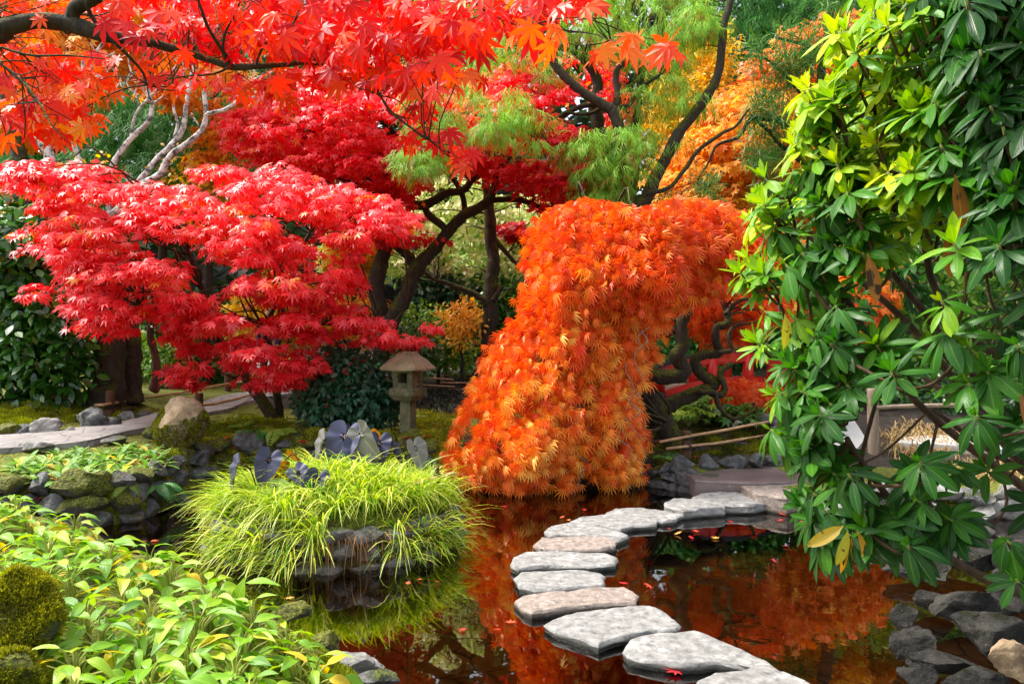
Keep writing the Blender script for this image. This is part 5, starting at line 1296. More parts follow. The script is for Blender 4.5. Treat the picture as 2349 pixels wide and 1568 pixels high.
# ------------------------------------------------------------------ bamboo edging among the island grass
ed = thing("bamboo_edging", "thin bamboo pole tied to short stakes lying across the island grass", "edging", P(820, 1175, 6.6))
mb = MB(); W = [P(768, 1168, 6.45), P(820, 1155, 6.5), P(900, 1130, 6.75), P(985, 1100, 7.1), P(1040, 1085, 7.4)]; tube(mb, W, [.024, .024, .023, .022, .02], 9, 5, .01, .1, 2); mb.build("pole", M_BAMBOO, ed)
for x, y, d in ((820, 1150, 6.55), (1003, 1092, 7.2)):
    mb = MB(); q = P(x, y, d); tube(mb, [q - [0, 0, .25], q + [0, 0, .075], q + [0, 0, .085]], [.024, .022, .018], 9, 2); st = mb.build("stake", M_WOOD, ed)
    tb = MB()
    for j in range(4):
        a = np.linspace(0, 2 * np.pi, 11); tube(tb, np.stack([q[0] + np.cos(a) * .032, q[1] + np.sin(a) * .032, q[2] - .02 + j * .012 + .01 * np.sin(a)], 1), [.008] * 11, 5, 1)
    tb.build("rope_tie", M_ROPE, st)
# ------------------------------------------------------------------ overhanging scarlet maple, close to the camera
rg = np.random.default_rng(301)
bt1 = np.array([-3.1, 2.3, gz1(-3.1, 2.3)])
t1 = thing("overhanging_maple", "near scarlet maple whose dark limb and big pointed leaves overhang the whole scene", "tree", bt1)
mbt = MB(); an1 = []
def B1(pts, r, wob=.012, rough=.25, sides=9, sub=6):
    W = [P(*q) for q in pts]; R = [k * q[2] / F for k, q in zip(r, pts)]
    p = tube(mbt, W, R, sides, sub, wob, rough, len(mbt.V) * .7); an1.extend(p); return p
W0 = [bt1 - [0, 0, .2], bt1 + [0, 0, .8], bt1 + [.1, .05, 1.7], P(-140, 90, 2.4), P(-40, 72, 2.4), P(0, 67, 2.4)]
an1 += list(tube(mbt, W0, [.16, .13, .11, .06, .035, .03], 10, 6, .02, .3, 1))
B1([(0, 67, 2.4), (61, 51, 2.4), (135, 51, 2.42), (189, 64, 2.42), (236, 81, 2.42), (290, 91, 2.44), (337, 98, 2.45), (381, 111, 2.46), (455, 131, 2.5), (526, 152, 2.5), (590, 148, 2.5), (674, 142, 2.55), (782, 131, 2.6), (860, 120, 2.65), (940, 128, 2.7)], [21, 18, 19, 20, 15, 12, 11, 9, 8, 7.5, 6.5, 5, 3.5, 2.4, 1.4])
B1([(150, 60, 2.42), (162, 45, 2.42), (172, 15, 2.4), (215, -8, 2.36), (270, -60, 2.3)], [17, 17, 16, 15, 12])
B1([(200, 0, 2.36), (215, 40, 2.4), (262, 92, 2.42), (300, 130, 2.45), (330, 165, 2.5), (340, 195, 2.55)], [5, 5, 4, 3.5, 3, 2])
B1([(526, 152, 2.5), (500, 110, 2.45), (470, 60, 2.4), (450, 0, 2.35), (430, -60, 2.3)], [5, 4.5, 4, 3.5, 3])
B1([(526, 152, 2.5), (515, 110, 2.48), (520, 70, 2.45), (545, 20, 2.4), (560, -40, 2.35)], [3.5, 3.2, 2.8, 2.2, 2])
B1([(590, 148, 2.5), (610, 100, 2.45), (655, 70, 2.4), (700, 10, 2.35)], [3.5, 3, 2.4, 1.6])
B1([(526, 156, 2.5), (490, 172, 2.45), (430, 178, 2.4), (390, 185, 2.38)], [2.8, 2.4, 2, 1.2])
B1([(674, 142, 2.55), (740, 150, 2.5), (800, 128, 2.5), (816, 135, 2.5), (850, 185, 2.45), (872, 225, 2.42), (900, 265, 2.4), (950, 303, 2.38), (985, 325, 2.36), (1010, 345, 2.35)], [3, 2.6, 2.4, 3, 3.2, 3.2, 3, 2.6, 2, 1.2])
B1([(1060, -60, 2.1), (1090, 5, 2.15), (1130, 30, 2.2), (1185, 55, 2.2), (1225, 53, 2.2), (1290, 70, 2.15), (1360, 80, 2.1), (1400, 92, 2.05)], [4, 3.6, 3.2, 2.6, 2, 1.8, 1.5, 1])
B1([(1225, 53, 2.2), (1330, 40, 2.15), (1460, 85, 2.1), (1512, 95, 2.05)], [1.8, 1.6, 1.4, 1])
B1([(270, -60, 2.3), (600, -120, 2.3), (900, -90, 2.2), (1060, -60, 2.1)], [11, 9, 7, 4])
B1([(0, 110, 2.3), (70, 130, 2.3), (150, 130, 2.3), (240, 135, 2.3)], [3, 2.6, 2, 1.2])
B1([(-20, 130, 2.2), (40, 175, 2.2), (90, 235, 2.18), (120, 290, 2.15), (150, 320, 2.15)], [3, 2.8, 2.4, 1.8, 1])
rg = np.random.default_rng(302)
CL = []   # leaf sprays: (x, y, rx, ry, n, tint, depth)
CL += [(60, 20, 120, 60, 60, .72, 2.5), (330, 30, 130, 60, 80, .30, 2.3), (520, 40, 140, 70, 95, .25, 2.25), (700, 50, 150, 80, 120, .28, 2.2), (860, 60, 140, 80, 110, .30, 2.15), (960, 40, 110, 60, 60, .35, 2.1), (1080, 30, 110, 45, 46, .4, 2.1), (1200, 25, 90, 45, 34, .42, 2.1), (1310, 0, 70, 28, 18, .4, 2.1),
       (60, 180, 110, 90, 90, .58, 2.35), (150, 260, 80, 70, 40, .66, 2.3), (40, 270, 80, 60, 34, .6, 2.3), (190, 160, 80, 50, 20, .6, 2.4), (420, 180, 80, 26, 16, .42, 2.35), (560, 190, 80, 22, 18, .40, 2.35), (650, 190, 50, 35, 16, .55, 2.3), (480, 105, 60, 40, 20, .2, 2.35),
       (800, 130, 110, 70, 60, .28, 2.2), (930, 130, 90, 60, 46, .32, 2.15), (1000, 190, 70, 30, 18, .6, 2.2), (1060, 180, 45, 25, 10, .55, 2.2), (1060, 90, 60, 50, 22, .4, 2.1), (1240, 70, 60, 30, 10, .45, 2.0), (960, 255, 45, 25, 9, .3, 2.35), (1015, 310, 35, 25, 8, .3, 2.3), (1050, 360, 35, 28, 9, .42, 2.3), (945, 320, 28, 22, 4, .5, 2.35),
       (1400, 112, 42, 18, 7, .84, 1.95), (1445, 85, 18, 14, 3, .7, 2.0), (1525, 112, 32, 22, 6, .74, 1.95), (330, 120, 120, 40, 12, .6, 2.5), (640, 100, 120, 50, 30, .35, 2.45), (40, 95, 70, 40, 22, .75, 2.5), (240, 205, 50, 30, 5, .7, 2.4)]
mbl = MB()
for x, y, rx, ry, n, ti, d0 in CL:
    n = int(n * 1.15); d0 = d0 + .38 * (d0 > 2.05) * (x < 1250)
    a = rg.uniform(0, 6.28, n); u = np.sqrt(rg.random(n)); dd = d0 + rg.normal(0, .2, n)
    X, Yp = x + rx * u * np.cos(a), y + ry * u * np.sin(a)
    pos = np.stack([(X - 1174.5) * dd / F, dd, CAM_H - (Yp - 784) * dd / F], 1)
    az = rg.uniform(0, 6.28, n)
    Yd = np.stack([np.cos(az) * .8, np.sin(az) * .45, rg.uniform(-1.0, -.15, n)], 1)
    Nn = np.array([0, -.65, .55]) + rg.normal(0, .38, (n, 3))
    scatter(mbl, MAPLE_HI, pos, Yd, Nn, .064 * rg.uniform(.7, 1.25, n), np.clip(ti + rg.normal(0, .22, n), 0, 1), rg.uniform(.3, 2.2, n))
    k = rg.choice(n, max(1, n // 4), replace=False)
    limbs(mbt, np.array(an1)[20:], pos[k], rg, .005, 4, 0, .1)
mbl.build("crown", L_SCARLET, t1)
mbt.build("trunk", M_BARKMOSS, t1)

# ------------------------------------------------------------------ rhododendron close by on the other side
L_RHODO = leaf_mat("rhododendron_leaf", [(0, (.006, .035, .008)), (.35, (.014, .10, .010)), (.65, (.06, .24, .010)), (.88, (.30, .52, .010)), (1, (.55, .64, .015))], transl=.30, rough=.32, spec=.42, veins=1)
L_RHODOYELLOW = leaf_mat("yellowing_leaf", [(0, (.55, .20, .02)), (.5, (.72, .40, .03)), (1, (.45, .42, .04))], transl=.3, rough=.4, veins=1, spots=((.06, .015, .01), 26, .64))
L_RHODOBROWN = leaf_mat("browned_leaf", [(0, (.22, .07, .015)), (1, (.42, .16, .03))], transl=.25, rough=.5, veins=1, spots=((.05, .015, .006), 14, .56))
M_RSTEM = solid_mat("rhododendron_stem", (.03, .016, .009), (.13, .07, .04), scale=14, rough=.8, stretch=(2, 2, .6), bump=.6, bdist=.01)
M_RTIP = solid_mat("green_stem", (.14, .20, .04), (.30, .34, .08), scale=14, rough=.5, bump=0)
rg = np.random.default_rng(303)
RP = [(1960, -30), (1935, 30), (1900, 90), (1870, 160), (1835, 220), (1800, 310), (1765, 390), (1735, 440), (1705, 540), (1692, 620), (1735, 690), (1755, 730), (1728, 800), (1755, 850), (1745, 930), (1768, 1000), (1800, 1050), (1860, 1080), (1835, 1160), (1870, 1250), (1935, 1290), (2010, 1240), (2080, 1200), (2200, 1220), (2349, 1200), (2500, 1150), (2560, 600), (2500, -80), (2200, -120)]
HOLES = [(2060, 690, 130, 110, .85), (2160, 520, 100, 90, .8), (2250, 640, 150, 140, .92), (2250, 880, 180, 130, .88), (2080, 960, 150, 80, .92), (2250, 1060, 170, 90, .92), (2000, 975, 75, 110, 1.0), (2130, 1130, 150, 50, .8), (2330, 1150, 120, 90, .85)]
broot = np.array([3.35, 3.15, gz1(3.35, 3.15)])
rh = thing("rhododendron", "large glossy rhododendron in the foreground, leaves yellow-green at its lit edge, bare dark stems inside", "shrub", broot)
q = sample_poly(RP, 800, rg)
def unholed(q):
    keep = np.ones(len(q), bool)
    for hx, hy, ax, ay, pr in HOLES:
        r = ((q[:, 0] - hx) / ax) ** 2 + ((q[:, 1] - hy) / ay) ** 2
        keep &= ~((r < 1) & (rg.random(len(q)) < pr))
    return keep
q = q[unholed(q)]
edge = poly_dist(RP[:24], q[:, 0], q[:, 1])
lay = rg.random(len(q))
d = 3.05 - .75 * np.clip((q[:, 0] - 1700) / 650, 0, 1) - .25 * np.sqrt(np.clip(edge / 250, 0, 1)) + np.where(lay < .62, rg.normal(0, .08, len(q)), rg.uniform(.2, .9, len(q)))
# hand-placed near sprays that read clearly in the picture
HAND = [(2290, 560, 2.0), (2190, 560, 2.1), (2335, 790, 1.9), (1945, 1225, 2.5), (2080, 1250, 2.35), (2310, 1240, 2.2), (2180, 1190, 2.4), (1890, 1170, 2.6), (2240, 180, 2.1), (2300, 290, 2.0), (1905, 225, 2.7), (2035, 60, 2.4), (2190, 60, 2.3), (2160, 690, 2.2), (1870, 770, 2.6), (1880, 950, 2.5), (2010, 790, 2.5), (2110, 1060, 2.3), (2330, 1330, 2.2), (2210, 210, 2.2), (2320, 430, 2.0)]
HP = np.array([(a, b) for a, b, c in HAND]); q = np.concatenate([q, HP]); d = np.concatenate([d, [c for a, b, c in HAND]]); edge = np.concatenate([edge, poly_dist(RP[:24], HP[:, 0], HP[:, 1])])
C = np.stack([(q[:, 0] - 1174.5) * d / F, d, CAM_H - (q[:, 1] - 784) * d / F], 1)
cen = np.array([2.35, 3.1, 1.6])
mb1, mby, mbb, mbs = MB(), MB(), MB(), MB()
tips = []
mains = []
for k in range(13):          # main stems
    e = cen + np.array([rg.uniform(-1.2, .6), rg.uniform(-.5, .5), rg.uniform(-.3, 1.4)])
    st = broot + np.array([rg.normal(0, .12), rg.normal(0, .12), -.1])
    m1 = st * .6 + e * .4 + rg.normal(0, .14, 3) + [0, 0, .1]
    mains += list(tube(mbs, [st, st * .8 + e * .2 + rg.normal(0, .06, 3), m1, st * .25 + e * .75 + rg.normal(0, .1, 3), e], [.030, .026, .022, .016, .010], 8, 6, .03, .15, k))
def in_bush(p, m=50):
    x, y = 1174.5 + p[0] * F / p[1], 784 - (p[2] - CAM_H) * F / p[1]
    x, y = np.array([x]), np.array([y]); return bool(poly_contains(RP, x, y)[0]) and poly_dist(RP[:24], x, y)[0] > m
for k in range(60):          # crooked bare side stems
    a = mains[rg.integers(20, len(mains))]; e = a + np.array([rg.normal(-.1, .4), rg.normal(-.05, .25), rg.normal(-.0, .35)])
    if not in_bush(e, 110) or not in_bush(a, 60): continue
    mains_ = tube(mbs, [a, a * .6 + e * .4 + rg.normal(0, .08, 3), a * .3 + e * .7 + rg.normal(0, .08, 3), e], [.010, .009, .007, .004], 6, 5, .02, 0, k)
    if k % 2: mains += list(mains_[4:])
MA = np.array(mains)
NIN = 300
qi = sample_poly(RP, NIN, rg); di = 3.25 + rg.uniform(0, .8, NIN); ok = (poly_dist(RP[:24], qi[:, 0], qi[:, 1]) > 120) & (qi[:, 1] < 1000)
qj = sample_poly([(1960, -120), (2750, -120), (2750, 800), (2250, 820), (1980, 700), (1900, 400)], 260, rg)
qi = np.concatenate([qi[ok], qj]); di = np.concatenate([di[ok], rg.uniform(3.7, 5.0, len(qj))]); ok = (qi[:, 1] < 780) | unholed(qi); qi, di = qi[ok], di[ok]; NIN = len(qi)
C = np.concatenate([C, np.stack([(qi[:, 0] - 1174.5) * di / F, di, CAM_H - (qi[:, 1] - 784) * di / F], 1)]); q = np.concatenate([q, qi]); edge = np.concatenate([edge, np.full(NIN, 900.)])  # inner whorls get no lit tint, painting the bush interior shaded
for i in range(len(C)):
    c = C[i]
    dd = np.linalg.norm(MA - c, axis=1) ; a = MA[np.argmin(dd)]
    outw = unit(c - (cen * .75 + a * .25)); axis = unit(outw * .75 + np.array([-.25, -.02, .75]))
    lit = np.clip(1.05 - edge[i] / 230 + rg.normal(0, .12), 0, 1) * np.clip((1350 - q[i, 1]) / 900, .0, 1) + .15 * np.clip((500 - q[i, 1]) / 500, 0, 1) * np.clip((2250 - q[i, 0]) / 350, 0, 1)  # sunlit edge and top painted into leaf tint, with yellower young growth
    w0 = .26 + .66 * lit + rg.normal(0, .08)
    b0 = c - axis * .10
    dl = np.linalg.norm(c - a)
    tw = tube(mbs, [a, a * .55 + b0 * .45 + [0, 0, -.08 * dl] + rg.normal(0, .06 * dl + .008, 3), b0, c], [.0065, .006, .005, .004], 6, 4, 0, 0, i, mat=0)
    MA = np.concatenate([MA, tw[3:-3]])
    tube(mbs, [b0, c], [.0052, .0045], 6, 1, mat=1)
    nl = int(rg.integers(7, 11)); az = np.arange(nl) * 2 * np.pi / nl + rg.uniform(0, 6)
    x = unit(np.cross(axis, [.1, 0, 1.])); y = np.cross(axis, x)
    rad = np.cos(az)[:, None] * x + np.sin(az)[:, None] * y
    young = rg.random() < (.25 + .5 * lit)
    up = rg.uniform(.0, .5) if young else rg.uniform(-.45, .25)
    Yd = rad + axis * up + np.array([0, 0, -.18 - (.5 if not young else .0) * rg.random()]) + rg.normal(0, .15, (nl, 3))
    Nn = axis * .9 + rad * -.05 + rg.normal(0, .12, (nl, 3)) + [0, 0, .25]
    ln = rg.uniform(.092, .132) * rg.uniform(.8, 1.12, nl)
    pos = c + rad * .006 - axis * rg.uniform(0, .03, nl)[:, None]
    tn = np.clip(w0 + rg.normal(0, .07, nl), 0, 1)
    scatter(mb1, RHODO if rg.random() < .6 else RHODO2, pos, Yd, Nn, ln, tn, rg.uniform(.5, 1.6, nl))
    if young:
        n2 = 5; az2 = rg.uniform(0, 6) + np.arange(n2) * 1.256; r2 = np.cos(az2)[:, None] * x + np.sin(az2)[:, None] * y
        scatter(mb1, RHODO_YOUNG, np.repeat(c[None], n2, 0), r2 * .55 + axis * .85 + rg.normal(0, .1, (n2, 3)), axis * .5 - r2 * .8, rg.uniform(.06, .095, n2), np.clip(w0 + .12 + rg.normal(0, .05, n2), 0, 1))
    else:
        scatter(mb1, RHODO_YOUNG, np.repeat(c[None], 3, 0), rg.normal(0, .25, (3, 3)) + axis, rg.normal(0, 1, (3, 3)), rg.uniform(.03, .05, 3), np.clip(w0 + .25, 0, 1))
# yellow, orange and brown leaves
YL = [(1945, 1225, 2.46, -.3, -1), (1965, 1225, 2.45, .35, -.9), (1938, 1235, 2.49, -.05, -1), (1935, 1215, 2.47, -.9, -.45), (1955, 1230, 2.5, .1, -1), (1800, 730, 2.6, .1, -1)]
for x, y, dd, dx, dz in YL:
    scatter(mby, RHODO, [P(x, y - 10, dd)], [[dx, -.2, dz]], [[.1 + rg.normal(0, .4), -1, .3]], rg.uniform(.10, .135), rg.uniform(0, 1), [rg.uniform(.6, 2.2)])
for x, y, dd, dx, dz, s in [(1990, 580, 2.45, .15, -1, .17), (2180, 215, 2.2, .5, -.5, .12), (2170, 530, 2.3, .05, -1, .15), (1925, 780, 2.7, .25, -1, .16), (2340, 900, 1.9, .2, -1, .10), (2190, 400, 2.15, .1, -1, .16)]:
    scatter(mbb, RHODO, [P(x, y, dd)], [[dx, -.2, dz]], [[.2, -1, .2]], s, rg.random(), [.5])
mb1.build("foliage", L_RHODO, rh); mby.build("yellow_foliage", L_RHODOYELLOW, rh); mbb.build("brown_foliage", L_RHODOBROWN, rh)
mbs.build("stems", [M_RSTEM, M_RTIP], rh)

# ------------------------------------------------------------------ hostas
L_HOSTA = leaf_mat("hosta_leaf", [(0, (.09, .26, .02)), (.45, (.22, .46, .025)), (.8, (.42, .58, .035)), (1, (.64, .62, .05))], transl=.36, rough=.36, spec=.55, veins=2)
L_HOSTAY = leaf_mat("yellow_hosta_leaf", [(0, (.60, .46, .02)), (1, (.80, .55, .03))], transl=.36, rough=.42, veins=2, spots=((.12, .05, .01), 50, .68))
M_HSTALK = leaf_mat("hosta_stalk", [(0, (.20, .26, .04)), (1, (.55, .55, .14))], transl=.2, rough=.5)
def hosta(b, n, size, seed, yellow=0.0, label=None, group=None, narrow=.3, tall=1.0):
    rg = np.random.default_rng(seed)
    t = thing("hosta", label, "hosta", b, group)
    ml, my, ms = MB(), MB(), MB()
    for k in range(n):
        az = k * 2.4 + rg.normal(0, .3); u = (k + .5) / n; o = np.array([math.cos(az), math.sin(az), 0])
        h = tall * size * (1.75 - 1.05 * u) * rg.uniform(.8, 1.2); r = size * (.2 + 1.15 * u) * rg.uniform(.8, 1.15)
        a = b + o * .03; m = b + o * r * .35 + [0, 0, h * .72]; e = b + o * r + [0, 0, h]
        tube(ms, [a, m, e], [.0055, .005, .004], 5, 4, 0, 0, k, cap=False, tint=rg.random())
        Yd = o * (.85 + .3 * u) + np.array([0, 0, .35 - .75 * u]) + rg.normal(0, .15, 3)
        Nn = np.array([0, 0, 1.0]) - o * (.35 - .5 * u) + rg.normal(0, .22, 3)
        tgt = my if rg.random() < yellow else ml
        scatter(tgt, HOSTA if rg.random() > narrow else HOSTA2, [e], [Yd], [Nn], size * rg.uniform(.8, 1.2), np.clip(rg.normal(.5, .22), 0, 1), [rg.uniform(.5, 1.5)])
    ml.build("foliage", L_HOSTA, t)
    if my.n: my.build("yellow_foliage", L_HOSTAY, t)
    ms.build("stalks", M_HSTALK, t)
    return t
HREG = [(-5.6, 6.25), (-4.4, 6.35), (-3.8, 6.1), (-3.05, 5.5), (-2.2, 4.85), (-1.6, 4.3), (-1.12, 3.85), (-.95, 3.3), (-1.2, 2.8), (-2.2, 2.8), (-3.2, 3.9), (-4.6, 5.0)]
rg = np.random.default_rng(304)
spots = []
for p in sample_poly(HREG, 900, rg):
    sp = .215 + .025 * (p[1] - 3)
    if any((p[0] - s_[0]) ** 2 + (p[1] - s_[1]) ** 2 < sp * sp for s_ in spots): continue
    if (p[0] + 2.4) ** 2 + (p[1] - 3.5) ** 2 < .33 ** 2: continue
    # keep clear of the mossy boulder seen from the path
    if -2.75 < p[0] / p[1] * 3.6 < -2.2 and p[1] < 3.6: continue
    spots.append(p)
for k, p in enumerate(spots):
    b = np.array([p[0], p[1], gz1(*p)])
    yel = p[0] < -3.0 and p[1] > 4.5 and rg.random() < .4
    hosta(b, int(rg.integers(16, 23)), rg.uniform(.125, .16) * (.8 if poly_dist(POND, p[:1], p[1:2])[0] < .45 else 1), 400 + k, .35 if yel else .05, "hosta turning yellow at the inlet end of the foreground bed" if yel else "lime-green hosta in the foreground bed", "yellowing hostas at the inlet end" if yel else "hostas of the foreground bed", .3, .95)
# single marked leaves at the water side
o = hosta(np.array([-1.62, 4.3, gz1(-1.62, 4.3)]), 3, .17, 490, 0, "hosta with one tall upright leaf standing clear against the water", None, 0, 1.0)
mb = MB(); scatter(mb, HOSTA, [P(541, 1402, 4.25)], [[.18, -.1, 1]], [[-.35, -1, .2]], .20, .55, [.4]); mb.build("upright_leaf", L_HOSTA, o)
mb = MB(); tube(mb, [o.location, P(535, 1440, 4.25), P(541, 1402, 4.25)], [.006, .005, .004], 5, 4); mb.build("stalk", M_HSTALK, o)
hosta(np.array([-.95, 3.55, gz1(-.95, 3.55)]), 13, .14, 491, .45, "hosta with several golden yellow leaves at the water end of the bed", None, .5, .8)

# ------------------------------------------------------------------ island: golden sedge, taro plants
L_SEDGE = leaf_mat("golden_sedge_leaf", [(0, (.08, .24, .012)), (.4, (.32, .48, .025)), (.75, (.60, .66, .05)), (1, (.80, .78, .22))], transl=.42, rough=.42, spec=.5)
L_SEDGEDEAD = leaf_mat("dead_sedge_leaf", [(0, (.12, .05, .015)), (1, (.40, .19, .06))], transl=.25, rough=.6)
rg = np.random.default_rng(305)
tc = []
for p in rg.uniform(-1, 1, (900, 2)):
    if p @ p > .97: continue
    w = ISLE_C + p * ISLE_R
    if any((w[0] - s_[0]) ** 2 + (w[1] - s_[1]) ** 2 < .18 ** 2 for s_ in tc): continue
    tc.append(w)
tc = np.array(tc)
# bare pocket in front where the taro stalks rise, and a gap in the rim
def clear(w):
    return ((w[:, 0] + 2.0) ** 2 / .05 + (w[:, 1] - 6.75) ** 2 / .03 > 1) & ((w[:, 0] + 1.12) ** 2 / .03 + (w[:, 1] - 6.3) ** 2 / .02 > 1)
tc = tc[clear(tc)]
def isl_base(n, rg):
    k = rg.integers(0, len(tc), n); B = tc[k] + rg.normal(0, .028, (n, 2)); return np.column_stack([B, gz(B[:, 0], B[:, 1]) - .01])
def isl_out(B):
    v = (B[:, :2] - ISLE_C) / ISLE_R; r = np.linalg.norm(v, axis=1, keepdims=True); return unit(v) * np.clip(r, 0, 1) ** 2 * .95 + np.array([-.3, -.15])
grass(9500, isl_base, .45, L_SEDGE, "golden_sedge", "golden yellow-green sedge spilling over the rim of the little island", 306, .62, .0068, (.52, .28), .95, "stuff", None, isl_out, 5)
def rim_base(n, rg):
    a = rg.uniform(math.radians(175), math.radians(345), n); c_ = np.round(a / .13) * .13 + rg.normal(0, .03, n)
    B = ISLE_C + np.stack([np.cos(c_), np.sin(c_)], 1) * (ISLE_R * .93); return np.column_stack([B, gz(B[:, 0], B[:, 1]) + .03])
grass(520, rim_base, .34, L_SEDGEDEAD, "dead_sedge", "brown dead sedge blades hanging over the island rocks", 307, .45, .0045, (.5, .3), 1.75, "stuff", None, lambda B: unit(B[:, :2] - ISLE_C) * 1.6, 5)
# taro
def heart(nr=6, na=40):
    ang = [0, 12, 30, 55, 85, 115, 140, 158, 170, 180]; rad = [1, .84, .64, .50, .45, .47, .47, .41, .27, .06]
    V, U, Q = [(0, 0, 0)], [(.5, .25)], []
    for j in range(1, nr + 1):
        for i in range(na):
            a = -math.pi + 2 * math.pi * i / na; r = np.interp(abs(math.degrees(a)), ang, rad) * j / nr
            x, y = r * math.sin(a), r * math.cos(a)
            V.append((x, y, .30 * abs(x) - .22 * y * abs(y) + .03 * math.sin(7 * a) * (j / nr) ** 2)); U.append((.5 + x, .25 + y))
    for j in range(nr - 1):
        for i in range(na):
            a, b = 1 + j * na + i, 1 + j * na + (i + 1) % na; Q.append((a, b, b + na, a + na))
    return {'v': np.array(V), 'f': [np.array(Q), np.array([(0, 1 + i, 1 + (i + 1) % na) for i in range(na)])], 'uv': np.array(U)}
TARO = heart()
L_TARO = leaf_mat("purple_taro_leaf", [(0, (.014, .014, .04)), (.5, (.032, .034, .08)), (1, (.07, .075, .14))], transl=.04, rough=.42, spec=.45, back=(.085, .035, .022))
L_TAROB = leaf_mat("brown_taro_leaf", [(0, (.16, .06, .012)), (.6, (.34, .15, .02)), (1, (.20, .32, .03))], transl=.45, rough=.45, veins=1)
L_TAROG = leaf_mat("grey_taro_leaf", [(0, (.10, .10, .10)), (1, (.24, .23, .21))], transl=.15, rough=.45, veins=1)
M_TSTALK = solid_mat("taro_stalk", (.008, .006, .010), (.035, .02, .03), scale=10, rough=.4, bump=0)
TAROS = [("dusky purple taro at the near end of the island with rust-brown undersides", (600, 1150, 6.75),
          [(540, 1085, 6.75, (-.35, -.1, -1), (-.75, -.45, .25), .20, 'p', .55), (612, 1068, 6.7, (-.25, -.45, -1), (.15, -1, .45), .185, 'p', .6), (648, 1088, 6.85, (-.5, -.2, -.55), (.15, -1, .1), .14, 'b', .4), (676, 1048, 6.9, (-.08, .3, -.25), (0, -1, .35), .125, 'b', .3), (690, 1092, 6.65, (.75, -.5, -.6), (.0, -.65, .8), .15, 'p', .75), (724, 1112, 6.6, (-.2, -.55, -1), (.1, -1, .35), .17, 'p', .25), (640, 1118, 6.6, (.85, -.3, .1), (.1, -.5, .6), .15, 'b', 1.0)]),
         ("tall slate-purple taro cluster at the crest of the island", (790, 1090, 7.55),
          [(785, 1020, 7.5, (-.25, -.5, -.95), (-.1, -1, .5), .28, 'p', .9), (826, 1044, 7.45, (.15, -.5, -1), (.15, -1, .5), .25, 'p', .8), (735, 1030, 7.5, (-.4, 0, -1), (-.9, -.4, .2), .23, 'g', .4), (838, 1010, 7.45, (.55, -.3, -.8), (-.6, -.8, .25), .23, 'g', .7), (858, 1005, 7.7, (.2, .2, -.3), (0, -1, .3), .13, 'b', .35), (868, 1030, 7.5, (-.05, -.45, -1), (.05, -1, .4), .20, 'p', .45), (812, 1002, 7.7, (.2, -.3, -1), (.1, -1, .4), .16, 'p', .3)]),
         ("small taro with one drooping grey leaf at the back rim of the island", (945, 1090, 7.7),
          [(915, 1035, 7.65, (.1, -.2, -1), (-.8, -.6, .2), .13, 'p', .2), (958, 1040, 7.65, (.45, -.3, -1), (.75, -.8, .3), .19, 'g', .5)])]
for lb, (bx_, by_, bd), leaves in TAROS:
    q0 = P(bx_, by_, bd); q0[2] = gz1(q0[0], q0[1])
    t = thing("taro_plant", lb, "taro", q0)
    for (x, y, dd, Yd, Nn, s, kind, tn) in leaves:
        mb = MB(); c = P(x, y, dd) - unit(np.array(Yd)) * .36 * s
        scatter(mb, TARO, [c], [Yd], [Nn], s * 1.4, tn, [1.0]); lf = mb.build("leaf", {'p': L_TARO, 'b': L_TAROB, 'g': L_TAROG}[kind], t)
        if kind != 'p': lf["label"] = {'b': "rust-brown leaf seen from behind", 'g': "grey folded leaf seen from its side"}[kind]
        mb = MB(); e = c
        m_ = (q0 * .45 + e * .55) + np.array([0, .05, .10 * 1])
        tube(mb, [q0 - [0, 0, .03], m_, e + [0, .012, .02], e], [.009, .007, .005, .004], 6, 6, .01, 0, 2); mb.build("stalk", M_TSTALK, t)
rk(612, 1195, 40, 36, M_ROCKTAN, "round tan stone at the foot of the near taro stalks", 330, None, 6.72, .9)
rk(833, 1105, 56, 34, M_ROCKPALE, "grey round stone among the sedge below the crest taros", 331, None, 7.4, .9)

# ------------------------------------------------------------------ ferns
def fern(base, n, ln, label, seed, mat, droop=.8, group=None, dirs=None, wid=.30):
    rg = np.random.default_rng(seed); t = thing("fern", label, "fern", base, group); mb = MB()
    for k in range(n):
        az = (k + rg.random() * .6) / n * 6.283 if dirs is None else rg.uniform(*dirs)
        o = np.array([math.cos(az), math.sin(az), 0]); L_ = ln * rg.uniform(.75, 1.15); m = 17
        tt = np.linspace(0, 1, m); dr = droop * rg.uniform(.7, 1.2)
        Pt = base + o * (L_ * (tt * .9))[:, None] + np.outer(L_ * (.75 * tt - dr * tt ** 2), [0, 0, 1])
        tg = unit(np.gradient(Pt, axis=0)); sd = unit(np.cross(tg, [0, 0, 1.])); nr = np.cross(sd, tg)
        tube(mb, Pt[::2], np.linspace(.004, .0012, len(Pt[::2])), 4, 1, cap=False, tint=.2)
        w = wid * L_ * np.sin(np.pi * np.clip(tt * .92 + .06, 0, 1)) ** .75
        tn = np.clip(rg.normal(.5, .15), 0, 1)
        for sgn in (-1, 1):
            scatter(mb, SMALLB, Pt[1:], sd[1:] * sgn + tg[1:] * .35 - nr[1:] * .15, nr[1:] + rg.normal(0, .1, (m - 1, 3)), np.maximum(w[1:], .008), np.full(m - 1, tn))
    mb.build("fronds", mat, t); return t
L_FERN = leaf_mat("fern_leaf", [(0, (.03, .10, .02)), (.5, (.07, .24, .05)), (1, (.22, .42, .06))], transl=.35, rough=.5)
L_FERNLIME = leaf_mat("lime_fern_leaf", [(0, (.14, .26, .03)), (1, (.42, .52, .06))], transl=.38, rough=.5)
def H(x, y): return hit(x, y)
fern(P(358, 1118, 8.25), 9, .40, "bright hanging fern on the bank wall above the inlet", 501, L_FERN, 1.25, None, (-2.9, .3))
